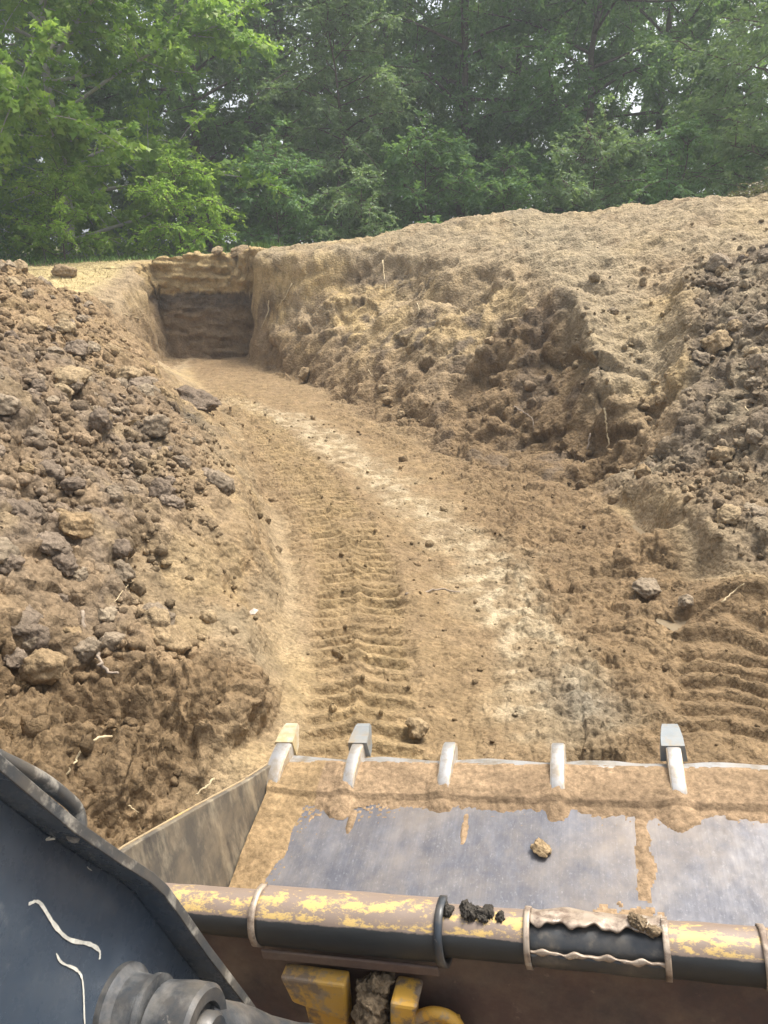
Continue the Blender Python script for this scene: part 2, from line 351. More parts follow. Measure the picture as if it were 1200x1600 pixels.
# each kind of relief is worked out only where its soil lies
bank_, left_, mound_, dark_, floor_, nich_ = (a_[near] for a_ in (mB, mL, mM, mD, mF, mN))
def add(mask, fn):
    global dd
    k = mask > .01
    if k.any(): dd[k] += (mask[k] * fn(Q[k])).astype(np.float32)
def lumps(q, scale, amp, seed):
    w = q + .25 * scale * np.stack([perlin(q * (2 / scale), seed), perlin(q * (2 / scale) + 7, seed), q[:, 0] * 0], 1)
    f1, f2, r = cells(w[:, :2] / scale, seed); rr = .35 + .5 * r
    return amp * (.3 + .7 * r) * np.sqrt(np.clip(1 - (f1 / rr) ** 2, 0, 1)) * (r > .25)
patch = sstep(-.25, .3, fbm(Q * .9, 77, 2))
hgt = sstep(.40, .78, P[:, 2] + .35 * (P[:, 1] < 3.1)); hg = hgt[near]
churn = floor_ * sstep(.55, 1.0, Q[:, 0] + .18 * (4.5 - Q[:, 1]) * 0 + .3 * fl(wob)[near])
mlump = np.clip(left_ * (1 - .55 * mound_) * (.04 + .96 * hg) + dark_ * .8 + bank_ * .1, 0, 1)
add(mlump * (.35 + .65 * patch), lambda q: lumps(q, .24, .075, 3))
add(np.clip(mlump + .2 * floor_ * patch, 0, 1), lambda q: lumps(q, .11, .026, 4))
add(np.clip(.35 * rough + mlump, 0, 1), lambda q: lumps(q, .05, .015, 5))
crumb = np.clip(mound_ + floor_ * .28 + .9 * churn, 0, 1)
add(mound_, lambda q: lumps(q, .30, .085, 11) + lumps(q, .15, .05, 12))
add(crumb * (.5 + .5 * patch), lambda q: lumps(q, .075, .028, 13)); add(crumb, lambda q: lumps(q, .036, .016, 14))
# scraped streaks and broken ledges on the cut bank
def bank_relief(q):
    dn = np.stack([q[:, 0] * .88 + q[:, 1] * .47, q[:, 0] * -.47 + q[:, 1] * .88, q[:, 2]], 1)
    st = fbm(np.stack([dn[:, 0] * 1.2 - dn[:, 2] * .6, (dn[:, 1] + .55 * dn[:, 0]) * 7, dn[:, 2] * 1.5], 1), 91, 3, .6)
    st2 = fbm(np.stack([dn[:, 0] * 4 - dn[:, 2] * 2, (dn[:, 1] + .55 * dn[:, 0]) * 26, dn[:, 2] * 5], 1), 95, 2, .65)
    wq = np.stack([dn[:, 1] + .5 * dn[:, 0] + .12 * perlin(q * 3, 51), dn[:, 0] * .75 + dn[:, 2] * .6 + .12 * perlin(q * 3 + 9, 52)], 1)
    pch = sstep(-.3, .25, fbm(q * .8, 57, 2)); low_ = 1 - sstep(.9, 1.7, q[:, 2])
    soft = 1 - .55 * np.clip(sstep(1.65, 2.1, q[:, 2]) + sstep(2.25, 2.5, q[:, 0]) * sstep(.45, .8, q[:, 2]), 0, 1); pch = pch * soft; low_ = low_ * soft
    return (.045 * (.35 - np.abs(st)) + .015 * st + .018 * (.4 - np.abs(st2)) + (.06 + .12 * low_) * chunks(wq * np.array([1.6, 2.6]), 53) * (.35 * soft + .65 * pch)
            + .055 * (.3 * soft + .7 * pch) * chunks(wq * np.array([4.2, 6.5]), 54) + .022 * chunks(wq * np.array([11, 15]), 55))
add(bank_, bank_relief)
def wxy(q): return q[:, :2] + .05 * np.stack([perlin(q * 6, 58), perlin(q * 6 + 5, 58)], 1)
add(left_ * (.18 + .82 * hg), lambda q: .04 * chunks(wxy(q) * 3.5, 59) + .030 * chunks(wxy(q) * 9, 60))
add(mound_, lambda q: .06 * chunks(wxy(q) * 4, 62) + .045 * chunks(wxy(q) * 10, 63))
add(dark_, lambda q: .07 * chunks(wxy(q) * 3, 64) + .045 * chunks(wxy(q) * 8, 65))
add(floor_, lambda q: .006 * chunks(q[:, :2] * 13, 66)); add(churn, lambda q: .05 * chunks(wxy(q) * 5 + .3 * np.stack([perlin(q * 4, 81), perlin(q * 4 + 3, 82)], 1), 67) + .028 * chunks(wxy(q) * 12, 66))
# niche face: bedded strata
def niche_relief(q):
    zw = q[:, 2] + .06 * perlin(q * 1.2, 13); z0 = q[:, 0] * 0
    strata = perlin(np.stack([q[:, 0] * .9, z0, zw * 9], 1), 15) + .7 * perlin(np.stack([q[:, 0] * 2.2, z0, zw * 22], 1), 16)
    over = sstep(1.30, 1.38, zw + .10 * perlin(q * 2.2, 18) + .06 * perlin(q * 7, 19)); nq = np.stack([q[:, 0], q[:, 2]], 1)
    return .07 * strata + .035 * over + over * .09 * chunks(nq * np.array([3.5, 5]), 68) + .07 * chunks(nq * np.array([3, 12]), 69)
add(nich_, niche_relief)
m_side = (sstep(12.6, 13.1, Q[:, 1]) * (1 - sstep(15.3, 15.45, Q[:, 1])) * sstep(-5.3, -5.0, Q[:, 0]) * (1 - sstep(-4.1, -3.9, Q[:, 0])))
add(m_side, lambda q: .10 * chunks(np.stack([q[:, 1] * 3, q[:, 2] * 4], 1), 71) + .05 * chunks(np.stack([q[:, 1] * 8, q[:, 2] * 9], 1), 72))
d[near] = dd
# soft rolled track marks pressed into the floor
def track(path, width, depth, pitch, amt, seed, twin=True):
    pp = smooth_path(path, 5); dist, arc, side = polydist(P[:, 0], P[:, 1], [tuple(q) for q in pp])
    n1 = perlin(P * 3.0, seed); n2 = perlin(P * 9, seed + 1)
    m = (1 - sstep(width * .5 - .03, width * .5 + .03, dist + .02 * n1)) * amt(arc) * np.clip(.9 + .9 * n1, 0, 1) * mF
    ph = (arc + .012 * n2 + .22 * np.abs(side)) / pitch
    fr = ph - np.floor(ph)
    bar = sstep(.0, .10, fr) * (1 - sstep(.30, .92, fr)) * (.55 + .45 * RV[(np.floor(ph).astype(int) * 7 + seed * 3) & 4095, 1])
    gap = np.exp(-(side / .035) ** 2) if twin else 0
    return m, (-.036 + depth * bar) * m + m * .03 * gap
ones = lambda a: np.ones_like(a)
tA, zA = track(PATH['track_a'], .52, .060, .122, lambda a: 1 - sstep(8, 10, a) * .5, 3)
tB, zB = track(PATH['track_b'], .46, .060, .125, lambda a: ones(a), 5, False)
tD, zD = track(PATH['track_d'], .34, .05, .122, lambda a: ones(a), 11, False)
tC, zC = track(PATH['track_c'], .46, .046, .125, lambda a: sstep(.2, 1.2, a), 8)
P2 = P + N.reshape(-1, 3) * (d * (1 - .62 * np.clip(tA + tB, 0, 1)))[:, None]
dz = zA + zB * (1 - tA) + zC * (1 - tA) + zD * (1 - tA)
dA, arcA, sideA = polydist(P[:, 0], P[:, 1], PATH['track_a'])
shoulder = mF * np.exp(-((dA - .33) / .07) ** 2) * np.clip(.5 + perlin(P * 2.5, 33), 0, 1)
P2[:, 2] += dz + .035 * shoulder
# hollow under the mound edge, rut beside the right berm
hol = np.exp(-(((P[:, 0] + 1.13) / .17) ** 2 + ((P[:, 1] - 2.42) / .075) ** 2))
P2[:, 2] -= .14 * hol * mM
for px_, py_, ra_, rb_ in ((1.60, 3.57, .11, .13), (1.90, 5.12, .08, .20)):
    P2[:, 2] -= .075 * np.exp(-(((P[:, 0] - px_) / ra_) ** 2 + ((P[:, 1] - py_) / rb_) ** 2))
# ------------------------------------------------------------------ soil colour (by material, layer and dampness, some shade painted in)
def C(*a): return np.array(a, np.float32)
TANC, PALE, CLAY, BANK = C(.270, .195, .112), C(.46, .39, .27), C(.46, .345, .18), C(.365, .285, .182)
BROWN, TOPS, DRYG, MOIST_AND_SHADE = C(.275, .20, .122), C(.14, .113, .088), C(.335, .285, .198), C(.205, .145, .085)
nA = np.zeros(len(P), np.float32); nB = nA.copy(); nC = nA.copy()
nA[near] = fbm(Q * .8, 201, 3); nB[near] = fbm(Q * 2.6, 202, 3); nC[near] = fbm(Q * 7, 203, 2)
def mixm(c, m, k):
    m = np.clip(m, 0, 1)[:, None]; return c * (1 - m) + k * m
x, y, z = P[:, 0], P[:, 1], P2[:, 2]
c = np.tile(BANK, (len(P), 1))
c = mixm(c, sstep(-.1, .5, nA) * .6, CLAY * .9)
c = mixm(c, mS, C(.50, .41, .22))
# right bank: clay near the niche end, brown undercut with shade painted in low down, dark bands
c = mixm(c, mB * sstep(-.45, .1, nA + .3 * nB) * (1 - sstep(-1.0, 1.2, x)) * .95, CLAY * 1.04)
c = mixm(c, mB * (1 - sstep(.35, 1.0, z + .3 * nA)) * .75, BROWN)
c = mixm(c, mB * (1 - sstep(.15, .6, z + .25 * nB)) * .7, MOIST_AND_SHADE * 1.05)  # foot of the bank darkened for the shadows in its hollows
c = mixm(c, mB * sstep(.05, .45, nB + .4 * nA) * (1 - sstep(1.1, 1.6, z)) * sstep(.3, .6, z) * (1 - sstep(1.2, 2.2, x)) * .85, TOPS * .95)
c = mixm(c, mB * np.exp(-((z - 1.62 - .1 * nA) / .16) ** 2) * sstep(-1.2, -.4, x) * (1 - sstep(.6, 1.4, x)) * sstep(-.4, .1, nB) * .85, TOPS)
c = mixm(c, mB * sstep(1.7, 2.2, z) * .45, DRYG * 1.02)
c = mixm(c, mB * sstep(.25, .6, nB - .3 * nA) * .35, BROWN)
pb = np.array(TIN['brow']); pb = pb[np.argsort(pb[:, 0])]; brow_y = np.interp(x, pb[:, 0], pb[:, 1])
m_cut = mB * sstep(-.05, .12, brow_y + .1 * nB - y) * sstep(.45, .8, x) * (1 - sstep(2.15, 2.35, x)); c = mixm(c, m_cut * (.75 + .25 * sstep(-.2, .3, nB)), MOIST_AND_SHADE * 1.05)  # cut face: brown soil with the shade below the brow painted in
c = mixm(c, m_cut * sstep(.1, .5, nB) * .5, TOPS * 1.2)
c = mixm(c, mB * sstep(2.0, 2.2, x) * (1 - sstep(2.9, 3.3, x)) * sstep(7, 7.6, y) * .5, DRYG)
# floor
c = mixm(c, mF, TANC)
c = mixm(c, mF * sstep(.0, .5, nB) * .5, BROWN)
c = mixm(c, mF * sstep(.6, 1.05, x + .22 * nA + .15 * nB) * .9, MOIST_AND_SHADE * 1.12)
dP, aP, sP = polydist(x, y, [tuple(q) for q in smooth_path(PATH['pale'], 4)])
c = mixm(c, mF * (1 - sstep(.05, .38, dP + .20 * nB + .14 * nA)) * (.35 + .65 * sstep(-.25, .35, nC + .5 * nB)) * .8, PALE)
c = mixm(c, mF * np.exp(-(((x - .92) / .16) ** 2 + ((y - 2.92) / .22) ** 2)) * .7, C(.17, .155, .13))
c = mixm(c, tA * .35, CLAY * .85)
c = mixm(c, mF * sstep(12.2, 14.2, y) * .75, MOIST_AND_SHADE * 1.2)
c = mixm(c, mF * (1 - sstep(.0, .45, x - np.interp(y, pl[:, 1], pl[:, 0]))) * .4, BROWN)
# left heap
c = mixm(c, mL, BROWN * 1.08)
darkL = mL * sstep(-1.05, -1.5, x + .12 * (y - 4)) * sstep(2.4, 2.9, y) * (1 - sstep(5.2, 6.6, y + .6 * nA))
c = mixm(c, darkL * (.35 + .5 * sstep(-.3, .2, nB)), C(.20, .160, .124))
c = mixm(c, mL * np.exp(-(((x + 1.75) / .28) ** 2 + ((y - 6.6) / .55) ** 2)), TOPS * .75)
c = mixm(c, mL * (1 - sstep(.3, .8, z)) * sstep(2.9, 3.3, y) * (.5 + .4 * sstep(-.2, .3, nA)), DRYG * .92)
wall_ = mL * (1 - sstep(.35, .65, z + .1 * nB)) * sstep(3.0, 3.5, y); c = mixm(c, wall_ * (.6 + .3 * sstep(-.2, .2, nC)), TANC * 1.08)
c = mixm(c, mL * sstep(6.5, 8, y) * sstep(-.1, .4, nA) * .5, TANC)
c = mixm(c, mL * sstep(.1, .5, nB) * .3, CLAY * .85)
c = mixm(c, mM, MOIST_AND_SHADE)
# dark loose heap on the right
c = mixm(c, mD, C(.245, .195, .135))
c = mixm(c, mD * sstep(.05, .4, nB) * .6, TOPS * 1.2)
c = mixm(c, mD * sstep(.1, .45, -nB) * .45, DRYG)
c = mixm(c, mD * (1 - sstep(.45, .6, z)) * sstep(-.3, .2, nA) * .6, BROWN)
# niche face
zz = z + .05 * nB
layer = np.interp(zz + .05 * nC, [.0, .15, .4, .55, .75, .85, 1.0, 1.15, 1.30, 1.36, 2.3], [0, .0, .15, .05, .3, .05, .35, .9, 1.0, 0, 0])
c = mixm(c, mN * (zz > 1.33), CLAY * 1.02)
c = mixm(c, mN * (zz <= 1.33), BROWN * .95)
hs = perlin(np.stack([x * .8, x * 0, zz * 26], 1), 206); layer = np.clip(layer + .45 * hs * (zz < 1.33), 0, 1)
c = mixm(c, mN * layer * np.clip(.85 + .5 * nC, 0, 1), TOPS * .85)
m_side2 = sstep(12.6, 13.1, y) * (1 - sstep(15.3, 15.45, y)) * sstep(-5.3, -5.0, x) * (1 - sstep(-4.1, -3.9, x))
c = mixm(c, m_side2 * (1 - sstep(.9, 1.25, z + .15 * nB)) * .75, BROWN)
c = mixm(c, mX, C(.12, .13, .05))
c = np.clip(c * C(1.02, 1.0, .96) * (1 + .16 * nC)[:, None] * .77, .02, .7)

# ------------------------------------------------------------------ split the sheet into the bodies it shows
nr, nc = X.shape
idx = np.arange(nr * nc, dtype=np.int32).reshape(nr, nc)
quads = np.stack([idx[:-1, :-1], idx[:-1, 1:], idx[1:, 1:], idx[1:, :-1]], -1).reshape(-1, 4)
reg = np.zeros(len(P), np.int8)
reg[mF > .5] = 1; reg[mL > .5] = 2; reg[mD > .5] = 3
reg[((mB > .4) | (mN > .4)) & (reg == 0)] = 4
fr = reg[quads[:, 0]]
def piece(name, k, **t):
    q = quads[fr == k]; used, inv = np.unique(q.ravel(), return_inverse=True)
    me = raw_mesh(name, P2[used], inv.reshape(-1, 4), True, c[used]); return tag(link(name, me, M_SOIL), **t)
piece('ground', 0, kind='structure'); piece('pit_floor', 1, kind='structure')
piece('spoil_heap', 2, label='tall brown spoil heap strewn with earth clods along the left of the track', cat='dirt heap')
piece('spoil_heap', 3, label='dark crumbly spoil heap at the right edge beside the cut bank', cat='dirt heap')
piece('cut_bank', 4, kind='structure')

ZG = P2[:, 2].reshape(nr, nc)
def ground_z(px, py):
    """height of the finished ground at plan positions"""
    px, py = np.atleast_1d(px).astype(float), np.atleast_1d(py).astype(float)
    i = np.clip(np.searchsorted(ys, py), 1, nr - 1)
    out = np.zeros(len(px))
    for k in range(len(px)): out[k] = np.interp(px[k], X[i[k]], ZG[i[k]])
    return out
def ground_n(px, py, h=.06):
    zx = (ground_z(px + h, py) - ground_z(px - h, py)) / (2 * h); zy = (ground_z(px, py + h) - ground_z(px, py - h)) / (2 * h)
    n = np.stack([-zx, -zy, np.ones_like(zx)], -1); return n / np.linalg.norm(n, axis=-1)[:, None]
ROOTS = [
    ('thick_root', 0.0121, 'grey', 'thick grey bent root lying down the left heap among clods', [(-1.286, 2.84, 0.581), (-1.254, 2.772, 0.52), (-1.209, 2.722, 0.478), (-1.123, 2.567, 0.502), (-1.099, 2.545, 0.472), (-1.032, 2.529, 0.459)]),
    ('root', 0.0162, 'pale', 'pale crooked root hanging from the shaded foot of the bank spur', [(2.148, 7.148, 0.608), (2.158, 7.084, 0.514), (2.164, 7.049, 0.414), (2.178, 6.998, 0.312), (2.164, 6.993, 0.25)]),
    ('root', 0.0125, 'grey', 'thin dark root curving down beside the pale hanging root', [(2.053, 7.217, 0.338), (2.023, 7.156, 0.209), (1.977, 7.089, 0.109), (1.801, 6.617, 0.13)]),
    ('root', 0.0068, 'pale', 'pale forked root arching over the hollow in the brown mound at lower left', [(-0.973, 2.239, 0.382), (-1.009, 2.19, 0.404), (-1.054, 2.18, 0.372), (-1.044, 2.073, 0.387), (-1.067, 2.042, 0.361)]),
    ('splinter', 0.0064, 'pale', 'short pale wood splinter on brown soil near the bucket side plate', [(-0.649, 2.343, 0.119), (-0.675, 2.293, 0.109), (-0.706, 2.268, 0.101)]),
    ('twig', 0.0041, 'pale', 'small pale twig with a fork on brown soil above the black loader arm', [(-0.905, 2.083, 0.221), (-0.88, 2.088, 0.203), (-0.849, 2.081, 0.182)]),
    ('root', 0.0178, 'pale', 'upright pale root on the upper bank face below the dark overhang', [(-0.023, 13.754, 1.971), (0.0, 13.53, 1.708), (0.022, 13.136, 1.457)]),
    ('root', 0.0166, 'pale', 'thin root lying level across the upper bank face', [(-0.445, 13.378, 1.393), (-0.165, 13.298, 1.482), (0.11, 13.251, 1.536)]),
    ('root', 0.0161, 'pale', 'short pale root sticking out right of the upright root on the bank', [(0.239, 13.125, 1.551), (0.399, 13.039, 1.616), (0.552, 12.836, 1.652)]),
    ('root', 0.0136, 'pale', 'short root stub under the dark ledge in the middle of the bank', [(0.51, 11.744, 1.336), (0.531, 11.53, 1.245), (0.483, 11.495, 1.145)]),
    ('root', 0.0178, 'pale', 'pale root poking from the left wall of the square cut', [(-4.568, 13.291, 1.076), (-4.566, 14.121, 0.938), (-4.552, 15.033, 0.796)]),
    ('root', 0.0181, 'pale', 'pale root hanging down the corner right of the square cut', [(-2.162, 14.406, 1.231), (-2.193, 14.373, 1.001), (-2.324, 14.355, 0.744)]),
    ('root', 0.0154, 'pale', 'thin root slanting over dark soil right of the square cut', [(-1.685, 14.239, 1.547), (-1.856, 14.188, 1.266), (-1.999, 14.224, 1.104)]),
    ('twig', 0.0114, 'grey', 'hooked twig in the brown middle of the bank face', [(1.485, 8.379, 0.391), (1.568, 8.145, 0.364), (1.634, 8.026, 0.317), (1.628, 7.924, 0.218)]),
    ('twig', 0.0169, 'pale', 'long thin twig lying along the sandy crest of the bank', [(2.015, 13.512, 2.611), (2.192, 13.246, 2.529), (2.316, 12.887, 2.417), (2.371, 12.429, 2.308)]),
    ('twig', 0.0148, 'pale', 'pale twig on the skyline at the far right of the bank', [(5.436, 11.897, 2.838), (5.396, 11.446, 2.798), (5.449, 11.354, 2.758)]),
    ('twig', 0.0089, 'grey', 'grey twig lying flat on the pit floor beside the track print', [(0.137, 4.118, 0.051), (0.262, 4.238, 0.012), (0.371, 4.336, -0.015), (0.481, 4.281, -0.017)]),
    ('twig', 0.0054, 'pale', 'thin pale twig leaning on the berm at the right', [(1.76, 3.489, 0.305), (1.851, 3.57, 0.322), (1.891, 3.552, 0.378)]),
    ('twig', 0.0092, 'pale', 'pale twig across the dark heap at right edge', [(2.945, 5.992, 0.844), (2.923, 5.837, 0.823), (2.882, 5.596, 0.802)]),
    ('straw', 0.0030, 'pale', 'pale straw stalk on the left heap above the grey root', [(-1.195, 2.962, 0.555), (-1.185, 3.038, 0.569), (-1.208, 3.186, 0.539)]),
    ('twig', 0.0079, 'pale', 'light twig in the dark heap above its pale clod', [(2.958, 6.705, 0.975), (2.954, 6.514, 0.959), (2.957, 6.377, 0.915)]),
    ('twig', 0.0075, 'grey', 'grey stick half buried low in the dark heap', [(2.727, 6.261, 0.754), (2.77, 6.151, 0.786), (2.798, 6.03, 0.783)]),
    ('root', 0.0133, 'pale', 'fine root dangling on the bank foot left of the undercut', [(-0.261, 11.298, 0.513), (-0.228, 11.064, 0.421), (-0.168, 10.825, 0.363)]),
]
CLODS = [
    (-1.298, 2.460, 0.088, 0.85, 0, 'tan', 'large rounded tan boulder-like clod low on the left heap'),
    (-1.297, 2.690, 0.052, 0.95, 1, 'tan', 'smooth pale yellow round stone left of the grey root'),
    (-1.389, 2.596, 0.056, 0.90, 2, 'grey', 'tan lump with a shaded underside above the large rounded clod'),
    (-1.432, 2.623, 0.086, 0.50, 3, 'dark', 'long dark slab of topsoil tilted at the left picture edge'),
    (-1.437, 2.516, 0.055, 0.80, 4, 'dark', 'dark blocky clod left of the large rounded clod'),
    (-1.588, 4.963, 0.114, 0.95, 5, 'grey', 'biggest pale grey blocky clod high on the left heap'),
    (-1.797, 4.563, 0.113, 0.80, 6, 'dark', 'dark angular clod left of the pale grey blocky clod'),
    (-1.407, 2.980, 0.067, 0.90, 7, 'dark', 'rough dark round clod above the dark topsoil slab'),
    (-1.316, 3.343, 0.069, 0.85, 8, 'dark', 'dark square clod right of the rough dark round clod'),
    (-1.265, 3.230, 0.067, 0.70, 9, 'grey', 'layered tan clod with shade beneath on the left heap'),
    (-1.586, 3.606, 0.065, 0.85, 1, 'dark', 'dark purple brown cube-like clod in the middle of the left heap'),
    (-1.763, 3.500, 0.044, 0.90, 2, 'tan', 'small pale yellow clod at the far left of the heap'),
    (-2.174, 5.160, 0.151, 0.50, 3, 'tan', 'broad flat yellow clay lump on the upper left heap'),
    (-1.467, 3.031, 0.102, 0.40, 6, 'dark', 'wide dark ledge of topsoil above the rough round clod'),
    (-2.033, 6.090, 0.127, 0.70, 4, 'dark', 'dark grey slab on the shoulder of the left heap'),
    (-1.183, 2.616, 0.062, 0.90, 8, 'grey', 'grey brown clod right under the pale round stone'),
    (-1.146, 2.760, 0.059, 0.85, 0, 'grey', 'rough grey clod behind the middle of the grey root'),
    (-2.147, 8.206, 0.286, 0.42, 9, 'dark', 'black topsoil clump overhanging the right side of the left heap'),
    (-1.200, 4.845, 0.079, 0.50, 7, 'dark', 'small black clump low on the right flank of the left heap'),
    (-3.067, 7.216, 0.109, 0.70, 5, 'tan', 'tan block on the crest slope of the left heap'),
    (-4.023, 8.569, 0.113, 0.70, 2, 'tan', 'round tan clod on the skyline of the left heap'),
    (-6.088, 14.763, 0.244, 0.60, 0, 'tan', 'flat tan clod beside the yellow grass at the heap crest'),
    (-2.915, 15.843, 0.220, 0.55, 5, 'tan', 'cracked tan block on the rim above the square cut'),
    (-3.337, 15.697, 0.128, 0.60, 1, 'tan', 'smaller tan block left of the cracked block on the rim'),
    (2.641, 8.876, 0.074, 0.70, 0, 'grey', 'pale stone resting in the smooth chute of the bank'),
    (2.614, 6.901, 0.078, 0.80, 2, 'tan', 'pale round clod on the brown foot of the dark heap'),
    (3.152, 7.122, 0.158, 0.70, 5, 'tan', 'large tan block embedded in the dark heap at right'),
    (2.620, 5.527, 0.109, 0.70, 6, 'tan', 'brown lump on the berm at the right'),
    (0.043, 9.981, 0.078, 0.80, 1, 'tan', 'small tan stone at the foot of the bank'),
    (0.226, 9.203, 0.073, 0.80, 2, 'tan', 'lowest tan stone at the foot of the bank near the floor'),
    (-0.018, 10.231, 0.089, 0.80, 0, 'tan', 'yellow stone highest of three at the foot of the bank'),
    (-1.289, 12.473, 0.129, 0.90, 8, 'tan', 'yellow clay lump at the bank foot near the square cut'),
    (0.141, 2.758, 0.056, 0.70, 9, 'tan', 'broken tan slab of soil in front of the second bucket tooth'),
    (1.646, 3.643, 0.049, 0.80, 4, 'grey', 'wet grey clod next to the small puddle'),
    (1.573, 4.027, 0.100, 0.60, 3, 'grey', 'wide grey brown lump left of the small puddle'),
]
# ------------------------------------------------------------------ clods
def clod_mesh(k):
    r = np.random.default_rng(100 + k); bm = bmesh.new(); bmesh.ops.create_icosphere(bm, subdivisions=4, radius=1.0)
    v = np.array([q.co[:] for q in bm.verts]); f = np.array([[q.index for q in t.verts] for t in bm.faces]); bm.free()
    for _ in range(7 if k % 3 else 3):
        n = r.normal(size=3); n /= np.linalg.norm(n); h = r.uniform(.55, .85)
        v -= np.clip(v @ n - h, 0, None)[:, None] * n * .92
    v *= 1 + (.18 * fbm(v * 1.3 + k, k, 2) + .16 * fbm(v * 3.5 + k, k + 3, 3, .65))[:, None]
    v *= r.uniform(.85, 1.15, 3) / np.abs(v).max(0)
    return v, f
PROTO = [clod_mesh(k) for k in range(10)]
CM = {'dark': M_DARK, 'tan': M_TAN, 'grey': M_GREY}
clod_me = {}
def clod(name, xx, yy, r, asp, k, m, label, group=None, rz=None, sink=.25, tilt=True):
    key = (k, m)
    if key not in clod_me:
        clod_me[key] = raw_mesh('clod', *PROTO[k]); clod_me[key].materials.append(CM[m])
    o = bpy.data.objects.new(name, clod_me[key]); COL.objects.link(o)
    zz = float(ground_z(xx, yy)[0]); n = Vector(ground_n(np.array([xx]), np.array([yy]))[0])
    q = Vector((0, 0, 1)).rotation_difference(n.lerp(Vector((0, 0, 1)), .4).normalized())
    o.rotation_euler = (q @ Matrix.Rotation(random.uniform(0, 6.28) if rz is None else rz, 3, 'Z').to_quaternion()).to_euler()
    o.scale = (r, r * random.uniform(.8, 1.05), r * asp)
    p = Vector((xx, yy, zz)) + n * (r * asp * (1 - 2 * sink)); o.location = p
    tag(o, label, 'clod', group); return o
for xx, yy, r, asp, k, m, label in CLODS:
    clod('earth_clod', xx, yy, r, asp, k, m, label, rz=0.3 * k)
def scatter(n, xr_, yr_, mask, tries=40):
    """random plan points where mask(x, y) > random"""
    out = []
    for _ in range(tries):
        a = np.stack([rng.uniform(*xr_, n), rng.uniform(*yr_, n)], 1)
        i = np.clip(np.searchsorted(ys, a[:, 1]), 0, nr - 1)
        j = np.array([min(nc - 1, np.searchsorted(X[ii], q)) for ii, q in zip(i, a[:, 0])])
        w = mask(i, j, a[:, 0], a[:, 1]); out.append(a[rng.random(n) < w])
        if sum(map(len, out)) >= n: break
    return np.concatenate(out)[:n]
TONE = {'dark': 'dark brown', 'grey': 'grey brown', 'tan': 'tan'}
inview = lambda xx, yy: (np.abs(xx) < .58 * yy + .15)
mleft = lambda i, j, xx, yy: m_left[i, j] * (.1 + .9 * sstep(.42, .75, Zb[i, j] + .4 * (yy < 3.1))) * (1 - .8 * m_mound[i, j]) * inview(xx, yy) * np.clip(1.4 - .12 * yy, .15, 1) * (.35 + .65 * (xx < -1.05 - .12 * (yy - 4)))
for xx, yy in scatter(150, (-4.6, -.6), (2.2, 9.5), mleft):
    dk = (xx < -1.1) and yy < 6
    r_ = float(rng.gamma(4, .0115)) * (.8 + .05 * yy) + .012; m_ = str(rng.choice(['dark', 'grey', 'tan'], p=[.5, .33, .17] if dk else [.2, .45, .35]))
    where = 'at the foot of' if yy < 2.9 else 'on the lower part of' if yy < 3.8 else 'on the middle of' if yy < 5.2 else 'on the upper part of' if yy < 7.2 else 'near the crest of'
    clod('earth_clod', xx, yy, r_, rng.uniform(.6, .95), int(rng.integers(10)), m_,
         f"{'tiny' if r_ < .045 else 'small' if r_ < .065 else 'middling' if r_ < .09 else 'large'} {TONE[m_]} clod {where} the left spoil heap", 'earth clods scattered over the left spoil heap', sink=.3)
mdark = lambda i, j, xx, yy: m_dark[i, j] * inview(xx, yy) * (yy > 3)
for xx, yy in scatter(52, (1.8, 5.6), (3.2, 9.2), mdark):
    r_ = float(rng.gamma(4, .013)) * (.8 + .05 * yy) + .014; m_ = str(rng.choice(['dark', 'grey', 'tan'], p=[.12, .68, .20]))
    where = 'on the berm at the foot of' if yy < 5.2 else 'on the lower half of' if yy < 6.8 else 'on the upper half of'
    clod('earth_clod', xx, yy, r_, rng.uniform(.6, .95), int(rng.integers(10)), m_,
         f"{'tiny' if r_ < .055 else 'small' if r_ < .085 else 'larger'} {TONE[m_]} clod {where} the dark heap at right", 'clods scattered over the dark heap at right', sink=.32)

# crumbs: countless small pieces coloured like the soil under them
def crumbs(name, a, rad, sub, label, m_=None):
    bm = bmesh.new(); bmesh.ops.create_icosphere(bm, subdivisions=sub, radius=1.0)
    bv = np.array([q.co[:] for q in bm.verts], np.float32); bf = np.array([[q.index for q in t.verts] for t in bm.faces]); bm.free()
    n = len(a); zz = ground_z(a[:, 0], a[:, 1]); i = np.clip(np.searchsorted(ys, a[:, 1]), 0, nr - 1)
    j = np.array([min(nc - 1, np.searchsorted(X[ii], q)) for ii, q in zip(i, a[:, 0])])
    base = c[i * nc + j] * rng.uniform(.7, 1.25, (n, 1))
    ang = rng.uniform(0, 6.28, n); ca, sa = np.cos(ang), np.sin(ang)
    v = np.repeat(bv[None], n, 0) * rng.uniform(.6, 1.3, (n, 1, 3)); v = v + rng.normal(0, .14, v.shape)
    w = v.copy(); w[..., 0] = ca[:, None] * v[..., 0] - sa[:, None] * v[..., 1]; w[..., 1] = sa[:, None] * v[..., 0] + ca[:, None] * v[..., 1]
    w = w * rad[:, None, None] + np.stack([a[:, 0], a[:, 1], zz + rad * .25], 1)[:, None]
    f = (bf[None] + (np.arange(n) * len(bv))[:, None, None]).reshape(-1, 3)
    me = raw_mesh(name, w.reshape(-1, 3), f, True, np.repeat(base, len(bv), 0))
    return tag(link(name, me, M_SOIL), label, 'crumbs', kind='stuff')
fl_w = .10
heap = lambda i, j, xx, yy: np.clip(m_left[i, j] * (1 - .5 * m_mound[i, j]) * (.08 + .92 * sstep(.42, .75, Zb[i, j] + .4 * (yy < 3.1))) + m_dark[i, j] * .4 + fl_w * m_floor[i, j] + .09 * m_bank[i, j], 0, 1) * inview(xx, yy) * np.clip(1.5 - .13 * yy, .1, 1)
